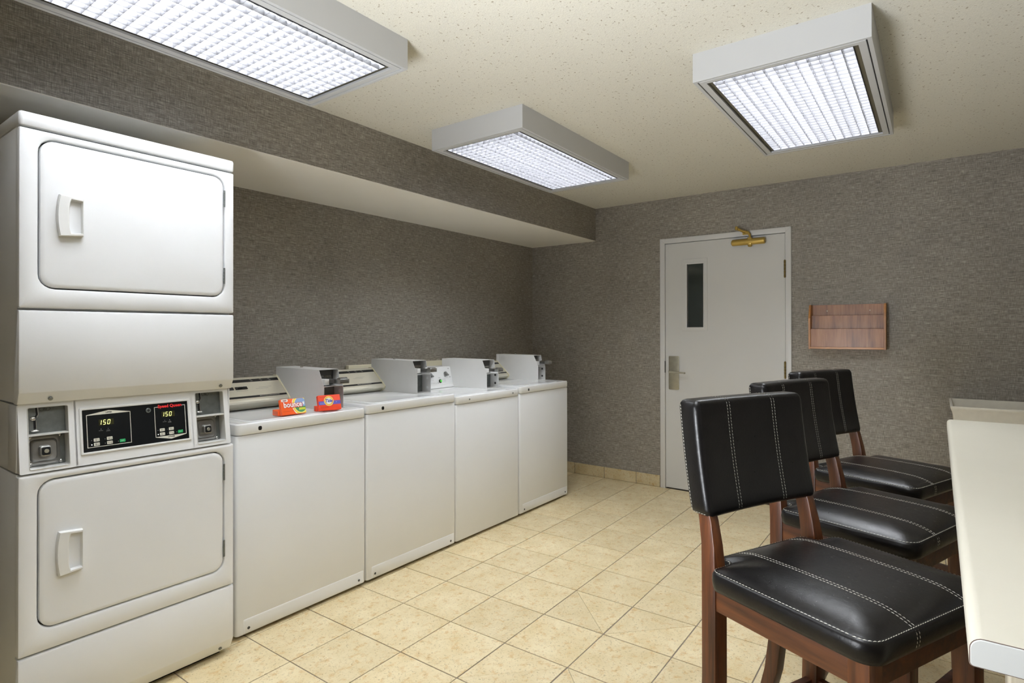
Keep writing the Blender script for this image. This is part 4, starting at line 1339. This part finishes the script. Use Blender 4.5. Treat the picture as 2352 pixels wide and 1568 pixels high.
# ------------------------------------------------------------------ table
def table():
    X0, X1, Y0, Y1, Z1 = 0.921, 3.147, -0.79, -0.030, 0.920
    t = 0.037
    root = empty('work_table', ((X0 + X1) / 2, (Y0 + Y1) / 2, 0), 'long cream laminate work table at the right, with the bar stools along its side', 'table')
    cx, cy = (X0 + X1) / 2, (Y0 + Y1) / 2
    hx, hy = (X1 - X0) / 2, (Y1 - Y0) / 2
    def prof(ins, rt=0.015, rb=0.005):
        P_ = []
        a0, a1, b0, b1 = -hy + ins, hy - ins, Z1 - t + ins, Z1 - ins
        rt -= ins; rb -= ins
        for cxx, czz, r, s in ((a1 - rt, b1 - rt, rt, 0), (a0 + rt, b1 - rt, rt, 90), (a0 + rb, b0 + rb, rb, 180), (a1 - rb, b0 + rb, rb, 270)):
            for i in range(7):
                th_ = math.radians(s + 90 * i / 6); P_.append((cxx + r * math.cos(th_), czz + r * math.sin(th_)))
        return P_
    bm = bmesh.new()
    L = lambda x, i: [(x, p[0], p[1]) for p in prof(i)]
    loft(bm, [L(-hx + 0.0008, 0.0), L(hx - 0.0008, 0.0)])
    top = finish('tabletop', bm, laminate, root)
    for s in (-1, 1):
        bm = bmesh.new()
        xa = s * (hx - 0.0008)
        loft(bm, [L(xa, 0.0012), L(xa + s * 0.0010, 0.0012), L(xa + s * 0.0022, 0.0020)])
        finish('end_band', bm, laminate_end, root)
        bm = bmesh.new()
        loft(bm, [L(xa, 0.0002), L(xa + s * 0.0003, 0.0002)])
        finish('seam_line', bm, seam_brown, root, smooth=False)
    for lx in (-hx + 0.33, hx - 0.14):
        for ly in (hy - 0.085, -hy + 0.085):
            bm = bmesh.new(); rbox(bm, lx - 0.026, lx + 0.026, ly - 0.026, ly + 0.026, 0.0, Z1 - t, 0.005, axis=2)
            finish('leg', bm, wood('washed_table_leg', (168, 158, 136), (196, 188, 168), (210, 204, 188), 18, 0.5) if 'washed_table_leg' not in MATS else MATS['washed_table_leg'], root)
    bm = bmesh.new()
    for ly in (hy - 0.085, -hy + 0.085): box(bm, -hx + 0.356, hx - 0.166, ly - 0.010, ly + 0.010, Z1 - t - 0.06, Z1 - t)
    finish('under_rail', bm, laminate_end, root, smooth=False)
table()

# ------------------------------------------------------------------ laundry tub
def tub():
    X0, X1, Y1, Y0, Z = 4.135, 4.644, -0.056, -0.676, 0.876
    root = empty('laundry_tub', ((X0 + X1) / 2, (Y0 + Y1) / 2, 0), 'off-white open laundry tub standing against the far wall behind the table', 'sink')
    cx, cy = (X0 + X1) / 2, (Y0 + Y1) / 2
    hx, hy = (X1 - X0) / 2, (Y1 - Y0) / 2
    bm = bmesh.new()
    def L(i, z, r, j=None):
        return [(p[0], p[1], z) for p in rr(-hx + i, hx - (i if j is None else j), -hy + i, hy - i, r, 4)]
    w = 0.013
    loft(bm, [L(0.045, 0.50, 0.02, 0.02), L(0.042, 0.51, 0.02, 0.02), L(0.012, 0.83, 0.008, 0.003), L(0.003, 0.858, 0.006, 0.001), L(0.0, 0.870, 0.004, 0), L(0.0005, Z - 0.001, 0.004), L(0.0025, Z, 0.004), L(w, Z, 0.004), L(w + 0.002, Z - 0.003, 0.004), L(w + 0.012, 0.80, 0.02), L(0.06, 0.54, 0.05), L(0.09, 0.525, 0.05)])
    finish('basin', bm, tub_plastic, root)
    bm = bmesh.new(); cyl(bm, (0, 0), 2, 0.025, 0.524, 0.5275, 16)
    finish('drain', bm, steel, root)
    for sx_ in (-1, 1):
        for sy_ in (-1, 1):
            bm = bmesh.new()
            x, y = sx_ * (hx - 0.06), sy_ * (hy - 0.07)
            loft(bm, [[(x + a * 0.014 + sx_ * 0.01, y + b * 0.014, 0.0) for a, b in ((-1, -1), (1, -1), (1, 1), (-1, 1))], [(x + a * 0.02, y + b * 0.02, 0.53) for a, b in ((-1, -1), (1, -1), (1, 1), (-1, 1))]])
            finish('leg', bm, tub_plastic, root, smooth=False)
tub()

# ------------------------------------------------------------------ bar stools
def dash_line(bm, pts, nrm, dash=0.0062, gap=0.0018, w=0.0011, lift=0.0006):
    """stitches laid along a 3D polyline; nrm(i) gives surface normals per point"""
    P_ = [Vector(p) for p in pts]
    s = [0]
    for a, b in zip(P_, P_[1:]): s.append(s[-1] + (b - a).length)
    def at(t):
        k = 0
        while k < len(s) - 2 and s[k + 1] < t: k += 1
        f = (t - s[k]) / max(1e-9, s[k + 1] - s[k])
        return P_[k].lerp(P_[k + 1], f), Vector(nrm[k]).lerp(Vector(nrm[k + 1]), f).normalized()
    t = 0.0
    while t + dash < s[-1]:
        a, na = at(t); b, nb = at(t + dash)
        d = (b - a).normalized()
        sd = d.cross(na).normalized() * (w / 2)
        mid = (a + b) / 2 + (na + nb).normalized() * (lift * 1.6)
        a = a + na * lift * 0.2 + sd * 0.5; b = b + nb * lift * 0.2 - sd * 0.5
        v = [bm.verts.new(q) for q in (a - sd * 0.4, mid - sd, b - sd * 0.4, b + sd * 0.4, mid + sd, a + sd * 0.4)]
        try:
            bm.faces.new(v)
        except ValueError: pass
        t += dash + gap

def make_stool():
    root = empty('bar_stool', (0, 0, 0), 'x', 'stool', 'black leather bar stools along the table')
    # ---- wooden legs
    lw, lg = 0.2057, 0.041
    def post(sx_):
        bm = bmesh.new()
        path = [(0.0, -0.120, 0.034), (0.06, -0.100, 0.036), (0.14, -0.068, 0.039), (0.24, -0.042, 0.041), (0.36, -0.026, 0.041), (0.50, -0.022, 0.041), (0.72, -0.022, 0.041), (0.80, -0.032, 0.039), (0.855, -0.044, 0.038), (0.90, -0.056, 0.032), (1.00, -0.074, 0.030), (1.10, -0.090, 0.028)]
        loops = []
        for z, y, d in path:
            ins = 0.0 if z < 0.73 else min(0.013, 0.013 * (z - 0.72) / 0.12)
            x0, x1 = sx_ * (lw - ins), sx_ * (lw - 0.040)
            xa, xb = min(x0, x1), max(x0, x1)
            loops.append([(p[0], p[1], z) for p in rr(xa, xb, y - d / 2, y + d / 2, 0.0025, 2)])
        loft(bm, loops)
        return finish('leg', bm, stool_wood, root)
    def front(sx_):
        bm = bmesh.new()
        loops = []
        for z, s in ((0.0, 0.032), (0.30, 0.038), (0.45, 0.041), (0.716, 0.041)):
            x0, x1 = sx_ * lw, sx_ * (lw - s)
            loops.append([(p[0], p[1], z) for p in rr(min(x0, x1), max(x0, x1), 0.347 - s, 0.347, 0.0025, 2)])
        loft(bm, loops)
        return finish('leg', bm, stool_wood, root)
    for s in (1, -1): post(s)
    for s in (1, -1): front(s)
    # ---- aprons and stretchers
    for s in (1, -1):
        bm = bmesh.new(); rbox(bm, min(s * (lw - 0.004), s * (lw - 0.024)), max(s * (lw - 0.004), s * (lw - 0.024)), -0.010, 0.318, 0.657, 0.716, 0.002, axis=1, bev=0)
        finish('apron', bm, stool_wood_h, root)
        bm = bmesh.new(); rbox(bm, min(s * (lw - 0.009), s * (lw - 0.029)), max(s * (lw - 0.009), s * (lw - 0.029)), -0.030, 0.320, 0.352, 0.388, 0.002, axis=1, bev=0)
        finish('stretcher', bm, stool_wood_h, root)
    bm = bmesh.new(); rbox(bm, -lw + 0.038, lw - 0.038, 0.322, 0.342, 0.657, 0.716, 0.002, axis=0, bev=0)
    finish('apron', bm, stool_wood_h, root)
    bm = bmesh.new(); rbox(bm, -lw + 0.038, lw - 0.038, -0.034, -0.014, 0.657, 0.716, 0.002, axis=0, bev=0)
    finish('apron', bm, stool_wood_h, root)
    bm = bmesh.new(); rbox(bm, -lw + 0.036, lw - 0.036, 0.318, 0.340, 0.268, 0.304, 0.002, axis=0, bev=0)
    finish('footrest', bm, stool_wood_h, root)
    bm = bmesh.new(); rbox(bm, -lw + 0.036, lw - 0.036, -0.036, -0.016, 0.352, 0.388, 0.002, axis=0, bev=0)
    finish('stretcher', bm, stool_wood_h, root)
    # ---- seat cushion
    WS, D1, ZS_ = 0.467, 0.371, 0.761
    hw = WS / 2
    def arc(cx, cy, r, a0, a1, n):
        return [(cx + r * math.cos(math.radians(a0 + (a1 - a0) * i / n)), cy + r * math.sin(math.radians(a0 + (a1 - a0) * i / n))) for i in range(n + 1)]
    def side(x0, y0, x1, y1, n):   # interior points only
        return [(x0 + (x1 - x0) * i / n, y0 + (y1 - y0) * i / n) for i in range(1, n)]
    nx_ = 0.158
    out = []
    out += arc(hw - 0.040, D1 - 0.040, 0.040, 0, 90, 6)
    out += side(hw - 0.040, D1, -hw + 0.040, D1, 12)
    out += arc(-hw + 0.040, D1 - 0.040, 0.040, 90, 180, 6)
    out += side(-hw, D1 - 0.040, -hw, 0.028, 10)
    out += arc(-hw + 0.024, 0.028, 0.024, 180, 270, 5)
    out += [(-hw + 0.040, 0.0035), (-nx_ - 0.010, 0.002)]
    out += [(-nx_ - 0.002, -0.004), (-nx_, -0.020), (-nx_ + 0.006, -0.034), (-nx_ + 0.020, -0.040)]
    out += side(-nx_ + 0.020, -0.040, nx_ - 0.020, -0.040, 8)
    out += [(nx_ - 0.020, -0.040), (nx_ - 0.006, -0.034), (nx_, -0.020), (nx_ + 0.002, -0.004)]
    out += [(nx_ + 0.010, 0.002), (hw - 0.040, 0.0035)]
    out += arc(hw - 0.024, 0.028, 0.024, 270, 360, 5)
    out += side(hw, 0.028, hw, D1 - 0.040, 10)
    cxs, cys = 0.0, 0.17
    def off(d):
        return offset(out, d) if abs(d) < 0.02 else None
    def scaled(d):
        q = offset(out, 0.012)
        fx, fy = (hw - d) / (hw - 0.012), (0.19 - d) / (0.19 - 0.012)
        return [(p[0] * fx, cys + (p[1] - cys) * fy) for p in q]
    bm = bmesh.new()
    loops = [[(p[0], p[1], 0.7165) for p in offset(out, 0.008)], [(p[0], p[1], 0.719) for p in offset(out, 0.003)],
             [(p[0], p[1], 0.728) for p in offset(out, 0.0)], [(p[0], p[1], 0.742) for p in offset(out, -0.002)],
             [(p[0], p[1], 0.754) for p in offset(out, -0.0005)], [(p[0], p[1], 0.7600) for p in offset(out, 0.003)],
             [(p[0], p[1], 0.7608) for p in offset(out, 0.0055)], [(p[0], p[1], 0.7602) for p in offset(out, 0.0075)], [(p[0], p[1], 0.7622) for p in offset(out, 0.0105)]]
    for d, z in ((0.020, 0.7665), (0.034, 0.7715), (0.055, 0.7765), (0.085, 0.7790), (0.125, 0.7803), (0.160, 0.7808), (0.185, 0.7810)):
        loops.append([(p[0], p[1], z) for p in scaled(d)])
    loft(bm, loops)
    seat = finish('seat', bm, leather_m, root, ang=60)
    # stitching: edge seam and two double rows that fall over the front
    bm = bmesh.new()
    q = offset(out, 0.0045)
    n0 = len(q)
    pts = [(p[0], p[1], 0.7612) for p in q] + [(q[0][0], q[0][1], 0.7612)]
    rr_ = offset(out, -0.01)
    nr = [((b[0] - a[0]) * 40, (b[1] - a[1]) * 40, 1.2) for a, b in zip(q, rr_)]; nr.append(nr[0])
    dash_line(bm, pts, nr, w=0.0014)
    def seat_z(x, y):
        # height field of the crown from the same profile
        dx = hw - abs(x); 
        dyf = D1 - y; dyb = y + 0.040
        d = min(dx, dyf * (hw / 0.19) if False else dyf, dyb)
        prof = [(0.0, 0.752), (0.003, 0.760), (0.0105, 0.7622), (0.020, 0.7665), (0.034, 0.7715), (0.055, 0.7765), (0.085, 0.7810), (0.125, 0.7840), (0.185, 0.7852), (1, 0.7852)]
        for (a, za), (b, zb) in zip(prof, prof[1:]):
            if d <= b: return za + (zb - za) * (d - a) / (b - a)
        return 0.7852
    seat_rows = []
    for xb in (0.098, -0.098):
        for dx in (0.0045, -0.0045):
            x = xb + dx
            pts = []
            for i in range(60):
                y = -0.030 + (D1 - 0.0025 + 0.030) * i / 59
                pts.append([x, y, None])
            seat_rows.append((x, pts))
    me = seat.data
    from mathutils.bvhtree import BVHTree
    bvh = BVHTree.FromPolygons([v.co.copy() for v in me.vertices], [tuple(p.vertices) for p in me.polygons])
    for x, pts in seat_rows:
        P_, N_ = [], []
        for p in pts:
            hit = bvh.ray_cast(Vector((x, p[1], 1.0)), Vector((0, 0, -1)))
            if hit[0] is None: continue
            P_.append(hit[0]); N_.append(hit[1] if hit[1].z > 0 else -hit[1])
        for i in range(12):   # down the front face
            z = 0.757 - i * (0.757 - 0.722) / 11
            hit = bvh.ray_cast(Vector((x, 1.0, z)), Vector((0, -1, 0)))
            if hit[0] is None: continue
            P_.append(hit[0]); N_.append(hit[1] if hit[1].y > 0 else -hit[1])
        dash_line(bm, P_, N_, w=0.0014)
    finish('seat_stitching', bm, thread, seat, smooth=False, kind='stuff')
    # ---- backrest
    bw, t = 0.199, 0.061
    z0, z1 = 0.861, 1.135
    def mapb(x, d, z):
        """x across, d depth from the rear face (0..t), z height; reclined, rear bulged slightly"""
        f = (z - z0) / (z1 - z0)
        yr = -0.080 + (-0.122 + 0.080) * f - 0.004 * math.sin(math.pi * f)
        curve = -0.012 * (1 - (x / bw) ** 2)      # gentle wrap of the pad
        return (x, yr + d + curve + 0.0, z)
    bm = bmesh.new()
    def LB(ins, z, rf=0.018):
        # section at height z: sharp seam at rear corners, soft rounding at the front ones
        x0, x1, d0, d1 = -bw + ins, bw - ins, ins, t - ins
        P_ = []
        r = max(rf - ins, 0.004); rb = 0.004
        N = 12
        P_ += [(x0 + rb + (x1 - x0 - 2 * rb) * i / N, d0) for i in range(N + 1)]
        P_ += [(x1 - rb * 0.3, d0 + rb * 0.3), (x1, d0 + rb)]
        P_ += [(x1 - r + r * math.cos(math.radians(90 * i / 5)), d1 - r + r * math.sin(math.radians(90 * i / 5))) for i in range(6)]
        P_ += [(x1 - r + (x0 - x1 + 2 * r) * i / N, d1) for i in range(1, N)]
        P_ += [(x0 + r - r * math.sin(math.radians(90 * i / 5)), d1 - r + r * math.cos(math.radians(90 * i / 5))) for i in range(6)]
        P_ += [(x0, d0 + rb), (x0 + rb * 0.3, d0 + rb * 0.3)]
        return [mapb(p[0], p[1], z) for p in P_]
    zs = [(0.018, z0), (0.008, z0 + 0.002), (0.002, z0 + 0.008), (0.0, z0 + 0.018)]
    zs += [(0.0, z0 + 0.018 + (z1 - z0 - 0.036) * i / 10) for i in range(1, 10)]
    zs += [(0.0, z1 - 0.018), (0.0015, z1 - 0.010), (0.006, z1 - 0.003), (0.012, z1 - 0.0005), (0.020, z1)]
    loft(bm, [LB(i, z) for i, z in zs])
    back = finish('backrest', bm, leather_m, root, ang=60)
    me = back.data
    bvh = BVHTree.FromPolygons([v.co.copy() for v in me.vertices], [tuple(p.vertices) for p in me.polygons])
    bm = bmesh.new()
    for xb in (0.083, -0.083):
        for dx in (0.0048, -0.0048):
            x = xb + dx
            P_, N_ = [], []
            def sc(origin, d):
                hit = bvh.ray_cast(Vector(origin), Vector(d))
                if hit[0] is not None:
                    P_.append(hit[0]); N_.append(hit[1] if hit[1].dot(Vector(d)) < 0 else -hit[1])
            for i in range(4): sc((x, -0.10 + 0.0 + 0.012 * i + -0.012, 0.7), (0, 0, 1))
            P_.clear(); N_.clear()
            for i in range(6): sc((x, -0.055 + 0.007 * i, 0.80), (0, 0, 1))
            for i in range(40): sc((x, 0.5, z0 + 0.012 + (z1 - z0 - 0.022) * i / 39), (0, -1, 0))
            for i in range(8): sc((x, -0.078 - 0.006 * i, 1.4), (0, 0, -1))
            dash_line(bm, P_, N_, w=0.0014)
    for s in (1, -1):      # seam up each side close to the rear, and along the lower edge of the side
        P_, N_ = [], []
        for i in range(40):
            z = z0 + 0.010 + (z1 - z0 - 0.016) * i / 39
            p = mapb(s * bw, 0.006, z); P_.append(Vector(p)); N_.append(Vector((s, -0.3, 0)))
        dash_line(bm, P_, N_, w=0.0014)
        P_, N_ = [], []
        for i in range(10):
            p = mapb(s * bw * 0.999, 0.008 + (t - 0.022) * i / 9, z0 + 0.0085); P_.append(Vector(p)); N_.append(Vector((s, 0, -0.4)))
        dash_line(bm, P_, N_, w=0.0014)
    finish('backrest_stitching', bm, thread, back, smooth=False, kind='stuff')
    return root
st = make_stool()
STOOLS = [(1.531, 0.325, -115.25, 'nearest black leather bar stool, its whole seat in view beside the table end'),
          (2.121, 0.318, -109.6, 'middle black leather bar stool, partly hidden behind the back of the nearest one'),
          (2.756, 0.319, -111.3, 'farthest black leather bar stool, closest to the wall rack and the door')]
for k, (x, y, r, lab) in enumerate(STOOLS):
    o = st if k == 0 else copy_tree(st)
    o.location = (x, y, 0); o.rotation_euler = (0, 0, math.radians(r - 90)); o['label'] = lab
